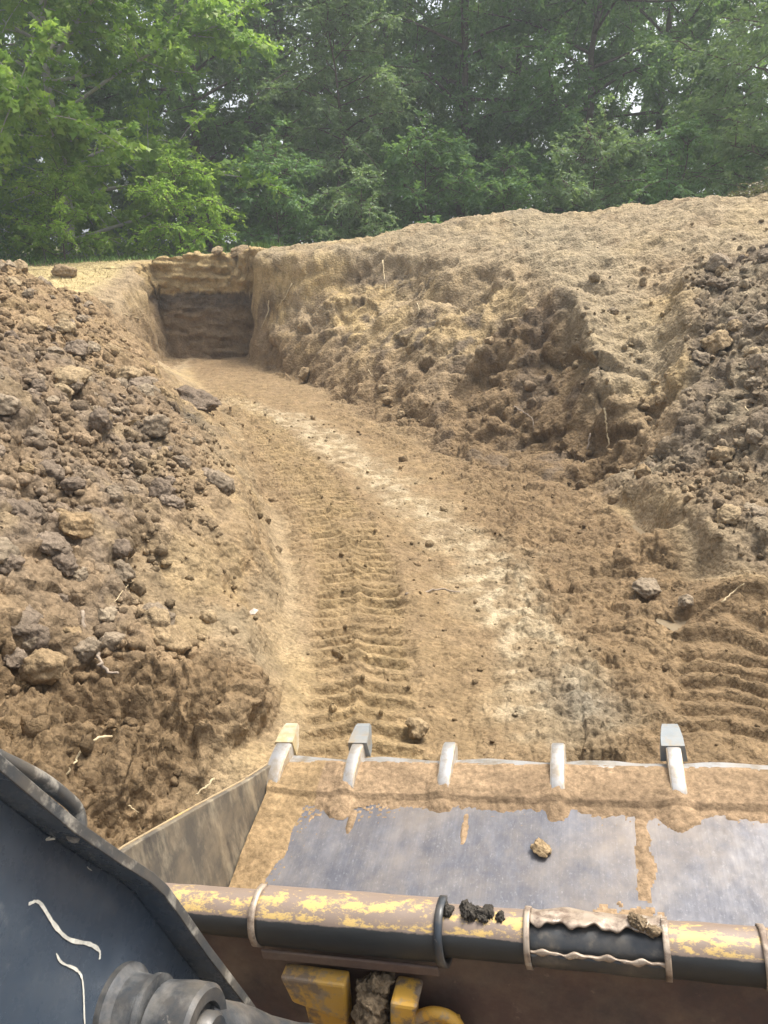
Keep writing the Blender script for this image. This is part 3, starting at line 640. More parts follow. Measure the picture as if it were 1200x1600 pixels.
a = scatter(7500, (-5, 5), (2.1, 11), heap, 60)
crumbs('earth_crumbs', a, np.clip(rng.gamma(3, .0042, len(a)), .004, .03) * (.75 + .08 * a[:, 1]) * np.where((a[:, 0] > -.4 - .12 * a[:, 1]) & (a[:, 0] < 2), .55, 1.), 1, 'fine earth crumbs littering the heaps and the foot of the banks')
fl_w = .008
a = scatter(2200, (-5, 5), (2.1, 10), heap, 60)
crumbs('earth_lumps', a, np.clip(rng.gamma(4, .0055, len(a)), .010, .045) * (.75 + .08 * a[:, 1]), 2, 'small earth lumps littering the heaps and the foot of the banks')

# ------------------------------------------------------------------ roots, twigs, straw
def tube(pts, radii, n=7, cap=True):
    pts = np.asarray(pts, float); m = len(pts); T = np.gradient(pts, axis=0); T /= np.linalg.norm(T, axis=1)[:, None] + 1e-9
    ref = np.array([0, 0, 1.]) if abs(T[0, 2]) < .9 else np.array([1., 0, 0]); V = []
    for p, t, r in zip(pts, T, radii):
        a_ = np.cross(t, ref); a_ /= np.linalg.norm(a_); b_ = np.cross(t, a_); ref = -b_ if False else ref
        th = np.arange(n) * 2 * np.pi / n; V.append(p + r * (np.cos(th)[:, None] * a_ + np.sin(th)[:, None] * b_))
    V = np.concatenate(V); F = []
    for k in range(m - 1):
        for q in range(n): F.append((k * n + q, k * n + (q + 1) % n, (k + 1) * n + (q + 1) % n, (k + 1) * n + q))
    tri = []
    if cap:
        V = np.vstack([V, pts[0], pts[-1]])
        for q in range(n): tri.append(((q + 1) % n, q, m * n)); tri.append(((m - 1) * n + q, (m - 1) * n + (q + 1) % n, m * n + 1))
    return V, np.array(F), np.array(tri)
def simple_mat(name, colr, rough=.8, metal=0., noise=None, spec=.3):
    m, nt, b = new_mat(name); b.inputs['Roughness'].default_value = rough; b.inputs['Metallic'].default_value = metal
    b.inputs['Specular IOR Level'].default_value = spec
    g = nt.nodes.new('ShaderNodeTexCoord'); n = noise_node(nt, g.outputs['Object'], noise or 40, 5, .65)
    r = ramp(nt, n.outputs[0], [(.3, .65), (.7, 1.3)]); nt.links.new(mixc(nt, 1.0, colr, r.outputs[0], 'MULTIPLY'), b.inputs['Base Color'])
    return m
M_PALE = simple_mat('pale_root', (.44, .35, .21)); M_GROOT = simple_mat('grey_root', (.27, .215, .16))
for name, r, m, label, w in ROOTS:
    r *= .62 if w[0][1] > 5 else .8
    p = smooth_path(w, 5); p += rng.normal(0, r * .45, p.shape)
    V, F, T3 = tube(p - p[0], np.linspace(r, r * .6, len(p)) * (1 + .12 * rng.normal(size=len(p))))
    o = link(name, raw_mesh(name, V, [F, T3]), M_PALE if m == 'pale' else M_GROOT); o.location = p[0]
    tag(o, label, name.replace('thick_', ''))
# torn pale scrap by the track
sv = np.array([[-.035, -.02, .0], [.01, -.035, .012], [.035, .0, .03], [.02, .04, .01], [-.01, .03, .028], [-.04, .02, .008], [0, 0, .022]])
so = link('paper_scrap', raw_mesh('paper_scrap', np.vstack([sv, sv - [0, 0, .002]]), np.array([(k, (k + 1) % 6, 6) for k in range(6)] + [((k + 1) % 6 + 7, k + 7, 13) for k in range(6)]), False), simple_mat('paper', (.50, .41, .35)))
so.location = (-.70, 3.60, float(ground_z(-.70, 3.60)[0]) + .012); so.scale = (.7,) * 3; tag(so, 'small crumpled whitish scrap on soil left of the track prints', 'scrap')

# puddles
def puddle(xx, yy, rx, ry, label):
    m = 40; th = np.arange(m) * 2 * np.pi / m; k = 1 + .3 * np.sin(2 * th + xx) + .15 * np.sin(5 * th)
    gx, gy = np.meshgrid(np.linspace(-1, 1, 9), np.linspace(-1, 1, 9)); zc = float(np.percentile(ground_z((xx + rx * gx).ravel(), (yy + ry * gy).ravel()), 22))
    v = np.stack([xx + rx * k * np.cos(th), yy + ry * k * np.sin(th), np.full(m, zc + .004)], 1)
    o = link('puddle', raw_mesh('puddle', np.vstack([v, [xx, yy, zc + .004]]), np.array([(q, (q + 1) % m, m) for q in range(m)])), M_PUD)
    tag(o, kind='structure')
M_PUD, nt_, b_ = new_mat('muddy_water'); b_.inputs['Base Color'].default_value = (.20, .155, .10, 1); b_.inputs['Roughness'].default_value = .08
puddle(1.60, 3.57, .09, .11, ''); puddle(1.90, 5.12, .065, .18, '')

# grass: dry straw on the shelf and a green tuft on the rim
def blades(name, a, h, lean, mat, label, kind='stuff', wd=.006):
    n = len(a); zz = ground_z(a[:, 0], a[:, 1]); hh = h * rng.uniform(.5, 1.3, n); th = rng.uniform(0, 6.28, n); ln = lean * rng.uniform(.2, 1.4, n)
    p0 = np.stack([a[:, 0], a[:, 1], zz - .01], 1); dr = np.stack([np.cos(th), np.sin(th), 0 * th], 1); sd = np.stack([-np.sin(th), np.cos(th), 0 * th], 1) * wd
    upv = np.array([0, 0, 1.]); p1 = p0 + upv * (hh * .6)[:, None] + dr * (ln * .35)[:, None]; p2 = p0 + upv * (hh * np.clip(1.1 - ln, .15, 1))[:, None] + dr * ln[:, None]
    v = np.stack([p0 - sd, p0 + sd, p1 + sd * .8, p1 - sd * .8, p2], 1).reshape(-1, 3); o5 = np.arange(n)[:, None] * 5
    me = raw_mesh(name, v, [np.array([[0, 1, 2, 3]]) + o5, np.array([[3, 2, 4]]) + o5], True, tint=np.repeat(rng.random(n), 5))
    return tag(link(name, me, mat), label, 'grass', kind=kind)
M_STRAW = simple_mat('dry_straw', (.44, .35, .18), noise=3); M_GRASS = simple_mat('green_grass', (.12, .21, .045), noise=3)
a = scatter(6000, (-10, -4.9), (12.2, 17.5), lambda i, j, xx, yy: m_shelf[i, j], 40); blades('dry_grass', a, .035, .09, M_STRAW, 'flattened dry straw on the sunlit shelf left of the square cut')
a = np.stack([rng.normal(-2.55, .28, 260), rng.normal(15.95, .1, 260)], 1); blades('green_grass', a, .16, .08, M_GRASS, 'tuft of green grass on the rim right of the square cut')
a = np.stack([rng.uniform(-12, 6, 5000), rng.uniform(17, 20.5, 5000)], 1); blades('meadow_grass', a, .10, .08, M_GRASS, 'low green grass strip along the foot of the woods', wd=.009)
a = np.stack([rng.uniform(.2, 6.5, 900), rng.uniform(10.5, 14.4, 900)], 1); blades('straw_litter', a, .02, .13, M_STRAW, 'loose straw and fine roots strewn on the sandy bank top', wd=.004)
# ------------------------------------------------------------------ the loader the picture is taken from
yaw, roll = math.radians(14.6), math.radians(9.9)
bR = Vector((math.cos(yaw) * math.cos(roll), -math.sin(yaw) * math.cos(roll), math.sin(roll)))
bF = Vector((math.sin(yaw), math.cos(yaw), 0)); bU = bR.cross(bF)
LM = Matrix((bR, bF, bU)).transposed()
loader = empty('track_loader', (-.40, 2.395, .15)); loader.rotation_euler = LM.to_euler()
tag(loader, 'black and yellow track loader whose toothed bucket rests on the pit floor', 'loader')

def prism(profile, s0, s1, n=1, axis='s'):
    """closed (y, z) outline swept along s"""
    p = np.array(profile, float); m = len(p); ss = np.linspace(s0, s1, n + 1)
    V = np.concatenate([np.column_stack([np.full(m, s), p]) for s in ss])
    F = [(k * m + q, k * m + (q + 1) % m, (k + 1) * m + (q + 1) % m, (k + 1) * m + q) for k in range(n) for q in range(m)]
    return V, F, [tuple(range(m))[::-1], tuple(n * m + q for q in range(m))]
def bmobj(name, parts, mat, parent, bevel=.0, smooth=False, seg=2, tint=None):
    """parts: list of (V, list-of-face-lists); one mesh object, edges softened"""
    bm = bmesh.new()
    for V, *fl_ in parts:
        vs_ = [bm.verts.new(v) for v in V]
        for fs in fl_:
            for f in fs:
                try: bm.faces.new([vs_[k] for k in f])
                except ValueError: pass
    bmesh.ops.recalc_face_normals(bm, faces=bm.faces)
    if bevel:
        ed = [e for e in bm.edges if len(e.link_faces) == 2 and e.calc_face_angle(0) > .5]
        bmesh.ops.bevel(bm, geom=ed, offset=bevel, segments=seg, affect='EDGES', profile=.5)
    me = bpy.data.meshes.new(name); bm.to_mesh(me); bm.free()
    for p in me.polygons: p.use_smooth = smooth
    if smooth: me.set_sharp_from_angle(angle=math.radians(40))
    return link(name, me, mat, parent)
def boxv(s0, s1, y0, y1, z0, z1): return prism([(y0, z0), (y1, z0), (y1, z1), (y0, z1)], s0, s1)

# --- materials
def painted(name, layers, rough=(.35, .6), metal=0., bump=.15, scale=1., dust=.25, dustc=(.34, .26, .16), stretch=(1, 1, 1)):
    """layers: [(colour, noise scale, lo, hi, ramp stretch)] painted over the first colour where the noise says so"""
    m, nt, b = new_mat(name); L = nt.links.new
    tc = nt.nodes.new('ShaderNodeTexCoord'); mp = nt.nodes.new('ShaderNodeMapping'); mp.inputs['Scale'].default_value = stretch
    L(tc.outputs['Object'], mp.inputs['Vector']); vec = mp.outputs[0]
    cc = layers[0]; last = None
    for k, (colr, sc, lo_, hi_) in enumerate(layers[1:]):
        n = noise_node(nt, vec, sc * scale, 8, .68); n.inputs['W' if 'W' in n.inputs and False else 'Scale'].default_value = sc * scale
        off = nt.nodes.new('ShaderNodeVectorMath'); off.operation = 'ADD'; off.inputs[1].default_value = (k * 3.7, k * 1.3, k * 5.1)
        L(vec, off.inputs[0]); L(off.outputs[0], n.inputs['Vector'])
        r = ramp(nt, n.outputs[0], [(lo_, 0.), (hi_, 1.)]); cc = mixc(nt, r.outputs[0], cc, colr); last = r
    nd_ = noise_node(nt, tc.outputs['Object'], 7, 8, .7); rd = ramp(nt, nd_.outputs[0], [(.42, 0.), (.75, dust)])
    cc = mixc(nt, rd.outputs[0], cc, dustc)
    L(cc if not isinstance(cc, tuple) else cc, b.inputs['Base Color'])
    nr_ = noise_node(nt, vec, 25, 6, .7); rr = ramp(nt, nr_.outputs[0], [(.3, rough[0]), (.7, rough[1])]); L(rr.outputs[0], b.inputs['Roughness'])
    b.inputs['Metallic'].default_value = metal
    bp = nt.nodes.new('ShaderNodeBump'); bp.inputs['Strength'].default_value = bump; bp.inputs['Distance'].default_value = .003
    nb = noise_node(nt, vec, 60, 6, .75); L(nb.outputs[0], bp.inputs['Height']); L(bp.outputs[0], b.inputs['Normal'])
    return m
M_PLATE = painted('worn_steel_plate', [(.085, .086, .10), ((.145, .145, .16), 6, .45, .68), ((.065, .064, .075), 3, .5, .75), ((.19, .19, .20), 90, .56, .74)], rough=(.46, .68), metal=.35, bump=.12, dust=.35, dustc=(.30, .26, .21), stretch=(1.3, .8, 1))
M_SIDE = painted('scuffed_side_plate', [(.10, .085, .065), ((.30, .25, .17), 14, .5, .66), ((.035, .03, .028), 9, .55, .68)], rough=(.5, .8), metal=.2, dust=.6, stretch=(1, 1, .35))
M_EDGE = painted('bright_worn_edge', [(.36, .355, .345), ((.24, .205, .16), 16, .46, .66)], rough=(.38, .6), metal=.6, dust=.55)
M_TOOTH = painted('tooth_steel', [(.42, .39, .34), ((.34, .25, .15), 20, .42, .62)], rough=(.45, .75), metal=.35, dust=.8)
M_TIP = painted('tooth_tip', [(.20, .22, .225), ((.24, .19, .12), 18, .48, .68)], rough=(.5, .75), metal=.2, dust=.55)
M_TIPD = painted('soil_coated_tip', [(.40, .30, .15), ((.46, .45, .38), 12, .5, .66)], rough=(.6, .85), dust=.7)
M_BLACK = painted('black_arm_paint', [(.042, .058, .08), ((.085, .108, .135), 3, .40, .7), ((.17, .185, .195), 14, .62, .78)], rough=(.18, .36), bump=.05, dust=.12, dustc=(.2, .19, .17))
M_RIM = painted('scuffed_black_rim', [(.035, .04, .045), ((.30, .28, .24), 22, .52, .66)], rough=(.35, .6), dust=.3)
M_YEL = painted('worn_yellow_paint', [(.52, .29, .04), ((.12, .08, .055), 14, .48, .58), ((.27, .21, .14), 24, .54, .66)], rough=(.4, .7), dust=.5)
M_RIMB = painted('worn_rim', [(.30, .22, .12), ((.55, .34, .08), 14, .55, .66), ((.10, .08, .06), 20, .55, .7)], rough=(.5, .8), dust=.6)
M_RUST = painted('rusty_back_plate', [(.085, .05, .038), ((.05, .035, .032), 5, .45, .65), ((.16, .11, .08), 30, .62, .72)], rough=(.6, .85), dust=.3)
M_INNER = painted('dark_inner_pipe', [(.035, .038, .04), ((.12, .105, .085), 18, .55, .7)], rough=(.25, .5), dust=.3)
M_TORN = painted('torn_pipe_edge', [(.36, .29, .22), ((.14, .10, .075), 25, .45, .6), ((.62, .58, .5), 35, .6, .7)], rough=(.4, .7), metal=.3, dust=.3)
M_HYD = painted('hydraulic_steel', [(.035, .042, .05), ((.17, .17, .165), 9, .5, .68), ((.38, .34, .28), 20, .64, .74)], rough=(.3, .5), metal=.2, dust=.35)
# pipe paint: yellow worn to brown primer on the upper side, black paint and painted-in shade below
M_PIPE, nt_, b_ = new_mat('pipe_paint'); Lk = nt_.links.new
at_ = nt_.nodes.new('ShaderNodeAttribute'); at_.attribute_name = 'tint'
tc_ = nt_.nodes.new('ShaderNodeTexCoord'); mp_ = nt_.nodes.new('ShaderNodeMapping'); mp_.inputs['Scale'].default_value = (.55, 1, 1); Lk(tc_.outputs['Object'], mp_.inputs['Vector'])
n1_ = noise_node(nt_, mp_.outputs[0], 34, 9, .8); n2_ = noise_node(nt_, mp_.outputs[0], 60, 8, .75); n3_ = noise_node(nt_, mp_.outputs[0], 6, 4)
yel_ = ramp(nt_, n1_.outputs[0], [(.50, 0.), (.58, 1.)])
band_ = ramp(nt_, at_.outputs['Fac'], [(.0, .42), (.15, .55), (.25, .66), (.40, .50), (.54, .62), (.60, .3), (.62, 0.)])
mul_ = nt_.nodes.new('ShaderNodeMath'); mul_.operation = 'MULTIPLY_ADD'; Lk(n2_.outputs[0], mul_.inputs[0]); mul_.inputs[1].default_value = .6
Lk(band_.outputs[0], mul_.inputs[2])
ym_ = nt_.nodes.new('ShaderNodeMath'); ym_.operation = 'MULTIPLY'; Lk(n1_.outputs[0], ym_.inputs[0]); Lk(mul_.outputs[0], ym_.inputs[1])
ymr_ = ramp(nt_, ym_.outputs[0], [(.43, 0.), (.49, 1.)])
base_ = mixc(nt_, n3_.outputs[0], (.17, .12, .085), (.235, .185, .15))
adj_ = nt_.nodes.new('ShaderNodeMath'); adj_.operation = 'MULTIPLY_ADD'; Lk(n1_.outputs[0], adj_.inputs[0]); adj_.inputs[1].default_value = .16; Lk(at_.outputs['Fac'], adj_.inputs[2])
blk_ = ramp(nt_, adj_.outputs[0], [(.655, 0.), (.68, 1.)])
c_ = mixc(nt_, ymr_.outputs[0], base_, (.50, .345, .12)); c_ = mixc(nt_, blk_.outputs[0], c_, (.022, .024, .024))
Lk(c_, b_.inputs['Base Color']); b_.inputs['Roughness'].default_value = .5
bp_ = nt_.nodes.new('ShaderNodeBump'); bp_.inputs['Strength'].default_value = .25; bp_.inputs['Distance'].default_value = .003; Lk(n2_.outputs[0], bp_.inputs['Height']); Lk(bp_.outputs[0], b_.inputs['Normal'])

# fine drag scratches along the digging direction and a dusty film on the floor plate
nt_ = M_PLATE.node_tree; Lk = nt_.links.new; b_ = nt_.nodes['Principled BSDF']; src_ = b_.inputs['Base Color'].links[0].from_socket
tc_ = nt_.nodes.new('ShaderNodeTexCoord'); mp_ = nt_.nodes.new('ShaderNodeMapping'); mp_.inputs['Scale'].default_value = (130, 2.2, 2); Lk(tc_.outputs['Object'], mp_.inputs['Vector'])
ns_ = noise_node(nt_, mp_.outputs[0], 1.0, 5, .7); rs_ = ramp(nt_, ns_.outputs[0], [(.36, .92), (.66, 1.09)]); c_ = mixc(nt_, 1.0, src_, rs_.outputs[0], 'MULTIPLY')
nw_ = noise_node(nt_, tc_.outputs['Object'], 2.2, 7, .72); rw_ = ramp(nt_, nw_.outputs[0], [(.45, 0.), (.72, .55)]); Lk(mixc(nt_, rw_.outputs[0], c_, (.27, .215, .155)), b_.inputs['Base Color'])
# --- bucket
W = 1.95
PROF = np.array([(-.02, -.006), (-.12, -.028), (-.35, -.075), (-.58, -.118), (-.70, -.125), (-.80, -.09), (-.87, -.02), (-.92, .08), (-.96, .2), (-1.0, .31)])
pr_ = smooth_path(PROF, 5)
def floor_z(yv): return np.interp(yv, pr_[::-1, 0], pr_[::-1, 1])
outer = pr_ + np.array([(0, -.014)] * len(pr_)) * 1.0; outer[30:] += np.linspace(0, 1, len(pr_) - 30)[:, None] * np.array([-.014, .012])
ss = np.linspace(0, W, 60); gv = []
for s in ss:
    w_ = .004 * perlin(np.column_stack([np.full(len(pr_), s * 3), pr_[:, 0] * 3, pr_[:, 1]]), 5)
    gv.append(np.column_stack([np.full(len(pr_), s), pr_[:, 0], pr_[:, 1] + w_]))
m_ = len(pr_); gv = np.concatenate(gv)
gf = np.array([(k * m_ + q, (k + 1) * m_ + q, (k + 1) * m_ + q + 1, k * m_ + q + 1) for k in range(59) for q in range(m_ - 1)])
bucket = link('bucket', raw_mesh('bucket', gv, gf), M_PLATE, loader)
tag(bucket, 'wide steel bucket with worn grey floor and teeth')
bk = np.column_stack([np.zeros(m_), outer]); bk2 = bk.copy(); bk2[:, 0] = W
link('back_plate', raw_mesh('back_plate', np.vstack([bk, bk2]), np.array([(q, q + 1, m_ + q + 1, m_ + q) for q in range(m_ - 1)])), M_RUST, bucket)
for s0 in (-.022, W + .002):
    top = [(.0, .012), (-.25, .105), (-.55, .235), (-.85, .36), (-1.04, .42), (-1.07, .36)]
    prof = [tuple(q) for q in outer[::3]] + [(-1.02, .30)] + top[::-1]
    bmobj('side_plate', [prism(prof, s0, s0 + .02)], M_SIDE, bucket, .003)
    rim = [(.0, .014), (-.25, .107), (-.55, .237), (-.85, .362), (-1.04, .422)]
    V = []; F = []
    bmobj('rim_bar', [prism(rim + [(q[0] - .004, q[1] - .03) for q in rim[::-1]], s0 - .008, s0 - .0005 if s0 < 0 else s0 + .03)], M_RIMB, bucket, .002)
# cutting edge, worn wavy between the teeth
ns = 160; sv_ = np.linspace(-.02, W + .02, ns); ep = np.array([(.035, -.012), (.022, .008), (-.02, .014), (-.15, -.020), (-.15, -.034), (.0, -.022)]); V = []
wv = .006 * np.cos((sv_ - .05) * 2 * math.pi / .38) + .004 * perlin(np.column_stack([sv_ * 9, sv_ * 0, sv_ * 0]), 9)
for s, w_ in zip(sv_, wv):
    e = ep.copy(); e[:3, 0] += w_; e[1:3, 1] += w_ * .3; V.append(np.column_stack([np.full(6, s), e]))
F = [(k * 6 + q, k * 6 + (q + 1) % 6, (k + 1) * 6 + (q + 1) % 6, (k + 1) * 6 + q) for k in range(ns - 1) for q in range(6)]
bmobj('cutting_edge', [(np.concatenate(V), F, [tuple(range(6)), tuple((ns - 1) * 6 + q for q in range(6))])], M_EDGE, bucket, 0)
# teeth
SH = [(-.15, -.03), (-.135, .0), (-.10, .024), (-.05, .044), (.0, .056), (.035, .060), (.058, .055), (.068, .042), (.066, .024), (.05, .005), (.03, -.02), (-.02, -.024)]
def tooth(s, tip, lean=0., hw=.024, tipm=None, label=None):
    t = bmobj('tooth', [prism(SH, s - hw, s + hw)], M_TOOTH, bucket, .005, True)
    if label: t['label'] = label
    strip = [(q[0], q[1] + .0025) for q in SH[1:7]]
    st_ = bmobj('tooth', [prism(strip + [(q[0], q[1] - .006) for q in strip[::-1]], s - hw * .8, s + hw * .8)], M_EDGE, bucket, .0015, True)
    # weld the worn top strip into the tooth itself
    bm = bmesh.new(); bm.from_mesh(t.data); k0 = len(bm.faces); bm.from_mesh(st_.data); bm.faces.ensure_lookup_table()
    for f in bm.faces[k0:]: f.material_index = 1
    if tip:
        y0, y1 = .035, .135
        sec = [(y0, .043, .005, .066), (y0 + .04, .041, .024, .074), (y1 - .02, .033, .060, .086), (y1, .029, .074, .084)]
        k1 = len(bm.faces); rings = []
        for yy, hw_, za, zb in sec:
            rings.append([bm.verts.new((s + a_ * hw_ + lean * (yy - y0), yy, z_)) for a_, z_ in ((-1, za), (1, za), (.86, zb), (-.86, zb))])
        for ra, rb in zip(rings[:-1], rings[1:]):
            for q in range(4): bm.faces.new([ra[q], ra[(q + 1) % 4], rb[(q + 1) % 4], rb[q]])
        bm.faces.new(rings[0][::-1]); bm.faces.new(rings[-1]); bm.faces.ensure_lookup_table()
        for f in bm.faces[k1:]: f.material_index = 2
    bmesh.ops.recalc_face_normals(bm, faces=bm.faces)
    bm.to_mesh(t.data); bm.free(); t.data.materials.append(M_EDGE); t.data.materials.append(tipm or M_TIP)
    bpy.data.objects.remove(st_)
    return t
TS = [.012, .316, .668, 1.055, 1.432, 1.80]
tooth(TS[0], True, hw=.034, tipm=M_TIPD, label='corner tooth caked in yellow soil'); tooth(TS[1], True); tooth(TS[2], False, label='bare bright tooth shank without tip'); tooth(TS[3], False, label='bare tooth shank without tip'); tooth(TS[4], True); tooth(TS[5], True)

# --- pipe along the bucket's rear top edge
PY, PZ = -1.026, .351
def pipe(name, s0, s1, r, a0=0, a1=360, ns_=24, na=40, mat=M_PIPE, wob=0., wave=None, thick=None, parent=None, seed=1):
    th = np.radians(np.linspace(a0, a1, na + 1)); sv = np.linspace(s0, s1, ns_ + 1); V = []; T = []
    for s in sv:
        lo_, hi_ = (th[0], th[-1])
        if wave: hi_ = th[-1] + wave[1] * (math.sin(s * wave[2]) + .6 * math.sin(s * wave[2] * 2.3 + 1)); lo_ = th[0] + wave[0] * (math.sin(s * wave[2] + 2) + .6 * math.sin(s * wave[2] * 1.9))
        a_ = lo_ + (th - th[0]) / (th[-1] - th[0]) * (hi_ - lo_)
        rr_ = r + wob * perlin(np.column_stack([np.full(len(a_), s * 18), np.cos(a_) * 2, np.sin(a_) * 2]), seed)
        V.append(np.column_stack([np.full(len(a_), s), PY + rr_ * np.cos(a_), PZ + rr_ * np.sin(a_)]))
        T.append(np.clip(.5 - .5 * np.cos(np.clip(a_ - math.radians(43), 0, math.pi)), 0, 1) if True else a_)
    n_ = na + 1; V = np.concatenate(V); T = np.concatenate(T)
    F = np.array([(k * n_ + q, k * n_ + q + 1, (k + 1) * n_ + q + 1, (k + 1) * n_ + q) for k in range(ns_) for q in range(na)])
    o = link(name, raw_mesh(name, V, F, True, tint=T), mat, parent or bucket)
    if thick:
        md = o.modifiers.new('wall', 'SOLIDIFY'); md.thickness = thick; md.offset = 0
    return o
pp_ = pipe('top_pipe', -.02, 1.070, .050, wob=.0015, ns_=60)
pipe('top_pipe', 1.330, W, .050, wob=.0015, ns_=40)
pipe('inner_pipe', 1.06, 1.34, .040, mat=M_INNER)
pipe('torn_sleeve', 1.072, 1.328, .052, 20, 104, ns_=70, na=18, wob=.008, wave=(0, .09, 88), thick=.005, mat=M_TORN, seed=4)
pipe('torn_sleeve', 1.072, 1.328, .050, 164, 300, ns_=70, na=18, wob=.002, wave=(.05, 0, 105), thick=.004, mat=M_INNER, seed=6)
pipe('weld_bead', 1.072, 1.328, .0515, 159, 166, ns_=80, na=3, wob=.005, wave=(.05, .05, 105), thick=.006, mat=M_TORN, seed=7)
for s in (1.066, 1.330): pipe('weld_ring', s - .006, s + .006, .0545, ns_=3, wob=.004, thick=.004, mat=M_TORN, seed=int(s * 50))
pipe('weld_ring', 1.497, 1.509, .0535, ns_=3, wob=.003, thick=.004, mat=M_TORN, seed=9)
# outer saddle clamped over the pipe
sd_ = pipe('saddle', .468, .884, .0575, 20, 232, ns_=40, na=36, wob=.001, thick=.007)
pipe('saddle_end', .456, .470, .061, 60, 250, ns_=2, na=30, wob=.003, thick=.010, mat=M_TORN, seed=12)
pipe('saddle_end', .880, .896, .064, 60, 262, ns_=2, na=30, wob=.003, thick=.009, mat=M_HYD, seed=13)
bmobj('saddle_lip', [boxv(.472, .878, -1.086, -1.079, .288, .312)], M_RUST, bucket, .003)
# yellow coupler brackets below the saddle
def slab(poly, y0, y1):    # poly in (s, z)
    p = np.array(poly); m = len(p); V = np.vstack([np.column_stack([p[:, 0], np.full(m, y0), p[:, 1]]), np.column_stack([p[:, 0], np.full(m, y1), p[:, 1]])])
    return V, [(q, (q + 1) % m, m + (q + 1) % m, m + q) for q in range(m)], [tuple(range(m))[::-1], tuple(m + q for q in range(m))]
bmobj('coupler_bracket', [slab([(.515, .262), (.668, .258), (.655, .150), (.530, .190)], -1.105, -1.065)], M_YEL, bucket, .006)
bmobj('coupler_bracket', [slab([(.545, .183), (.645, .150), (.64, -.05), (.545, -.05)], -1.085, -1.05)], M_YEL, bucket, .006)
bmobj('coupler_hook', [slab([(.775, .255), (.835, .252), (.815, .20), (.80, .10), (.79, -.05), (.745, -.05), (.752, .12)], -1.13, -1.06)], M_YEL, bucket, .008)
hp = [(.80, -1.09, .165), (.845, -1.09, .19), (.885, -1.09, .185), (.905, -1.09, .15), (.91, -1.09, .09), (.91, -1.09, -.05)]
V, F, T3 = tube(smooth_path(hp, 5), np.full(26, .013), 10); bmobj('coupler_hook', [(V, F.tolist(), T3.tolist())], M_YEL, bucket, 0, True)
bmobj('coupler_plate', [slab([(.80, .16), (.90, .16), (.90, -.06), (.80, -.06)], -1.075, -1.06)], M_YEL, bucket, .003)
bmobj('back_crossbar', [boxv(-.01, W, -1.03, -1.0, -.16, .30)], M_RUST, bucket, .004)

# --- soil caked in the bucket
gs, gy = np.arange(.004, W - .004, .006), np.arange(-.66, .0, .006)
SS, YY = np.meshgrid(gs, gy, indexing='ij'); q3 = np.column_stack([SS.ravel() * 6, YY.ravel() * 6, SS.ravel() * 0])
nz = fbm(q3, 31, 3).reshape(SS.shape); nf = fbm(q3 * 7, 35, 3, .6).reshape(SS.shape)
h_ = .010 * (1 - ((YY + .092) / (.092 + .022 * nz + .006 * nf)) ** 4)
for s in TS: h_ = np.maximum(h_, (.024 * (1 - ((SS - s + .01 + .08 * (YY + .1)) / (.060 + .05 * nz)) ** 2 - ((YY + .12) / (.105 + .05 * nz)) ** 2)))
h_ = np.maximum(h_, .022 * (1 - (SS / (.16 + .10 * (YY + .25) + .03 * nz)) ** 2) * sstep(-.60, -.3, YY) * (1 - sstep(-.06, -.01, YY)))
h_ = np.maximum(h_, .007 * (1 - ((SS - 1.315 - .05 * (YY + .2) - .02 * nz) / (.024 + .012 * nz)) ** 2) * (YY < -.10) * sstep(-.50, -.38, YY + .05 * nz) - .001)
h_ = np.maximum(h_, .006 * (1 - ((SS - 1.25) / .12) ** 2 - ((YY + .53) / .05) ** 2) + .006 * nf - .002)
h_ = np.maximum(h_, .006 * (1 - ((SS - .735 - .02) / .012) ** 2 - ((YY + .25) / .06) ** 2))
h_ = np.maximum(h_, .006 * (1 - ((SS - .355) / .012) ** 2 - ((YY + .24) / .05) ** 2))
h_ = h_ * (YY < -.012) + (.003 * nf + .002 * nz) * (h_ > 0) 
edge_z = np.where(YY > -.152, np.interp(YY, [-.15, -.02], [-.020, .0145]), -1.)
sp_ = fbm(q3 * 16, 45, 2).reshape(SS.shape); edge_ = np.clip(sstep(-.30, -.16, YY + .04 * nz) + .8 * (1 - sstep(.14, .30, SS + .05 * nz)), 0, 1) * (YY < -.15)
h_ = np.maximum(h_, .006 * (sp_ - .95 + .75 * edge_) * (edge_ > .02))
vz = np.maximum(floor_z(YY), edge_z) + np.maximum(h_, -.004)
GV = np.stack([SS, YY, vz], -1).reshape(-1, 3); a_, b2 = SS.shape; id_ = np.arange(a_ * b2).reshape(a_, b2)
fq = np.stack([id_[:-1, :-1], id_[1:, :-1], id_[1:, 1:], id_[:-1, 1:]], -1).reshape(-1, 4)
fq = fq[(h_.ravel()[fq] > 0).any(1)]; us_, inv = np.unique(fq.ravel(), return_inverse=True)
GW = GV[us_] @ np.array(LM).T + np.array(loader.location)
ccol = np.tile(C(.25, .176, .108), (len(us_), 1)); ccol[GV[us_][:, 0] < .2] = C(.262, .184, .10)
tag(link('caked_soil', raw_mesh('caked_soil', GW, inv.reshape(-1, 4), True, ccol), M_SOILF), 'brown soil caked along the bucket lip and around its teeth', 'soil', kind='stuff')
def in_bucket(s, yv, zv): return loader.location + LM @ Vector((s, yv, zv))
o = bpy.data.objects.new('earth_clod', clod_me.get((5, 'tan')) or raw_mesh('clod', *PROTO[5])); COL.objects.link(o)
if not o.data.materials: o.data.materials.append(M_TAN)
o.location = in_bucket(1.005, -.322, float(floor_z(-.322)) + .014); o.scale = (.032, .036, .017); o.rotation_euler = (.1, 0, .5)
tag(o, 'single brown clod lying on the grey bucket floor', 'clod')
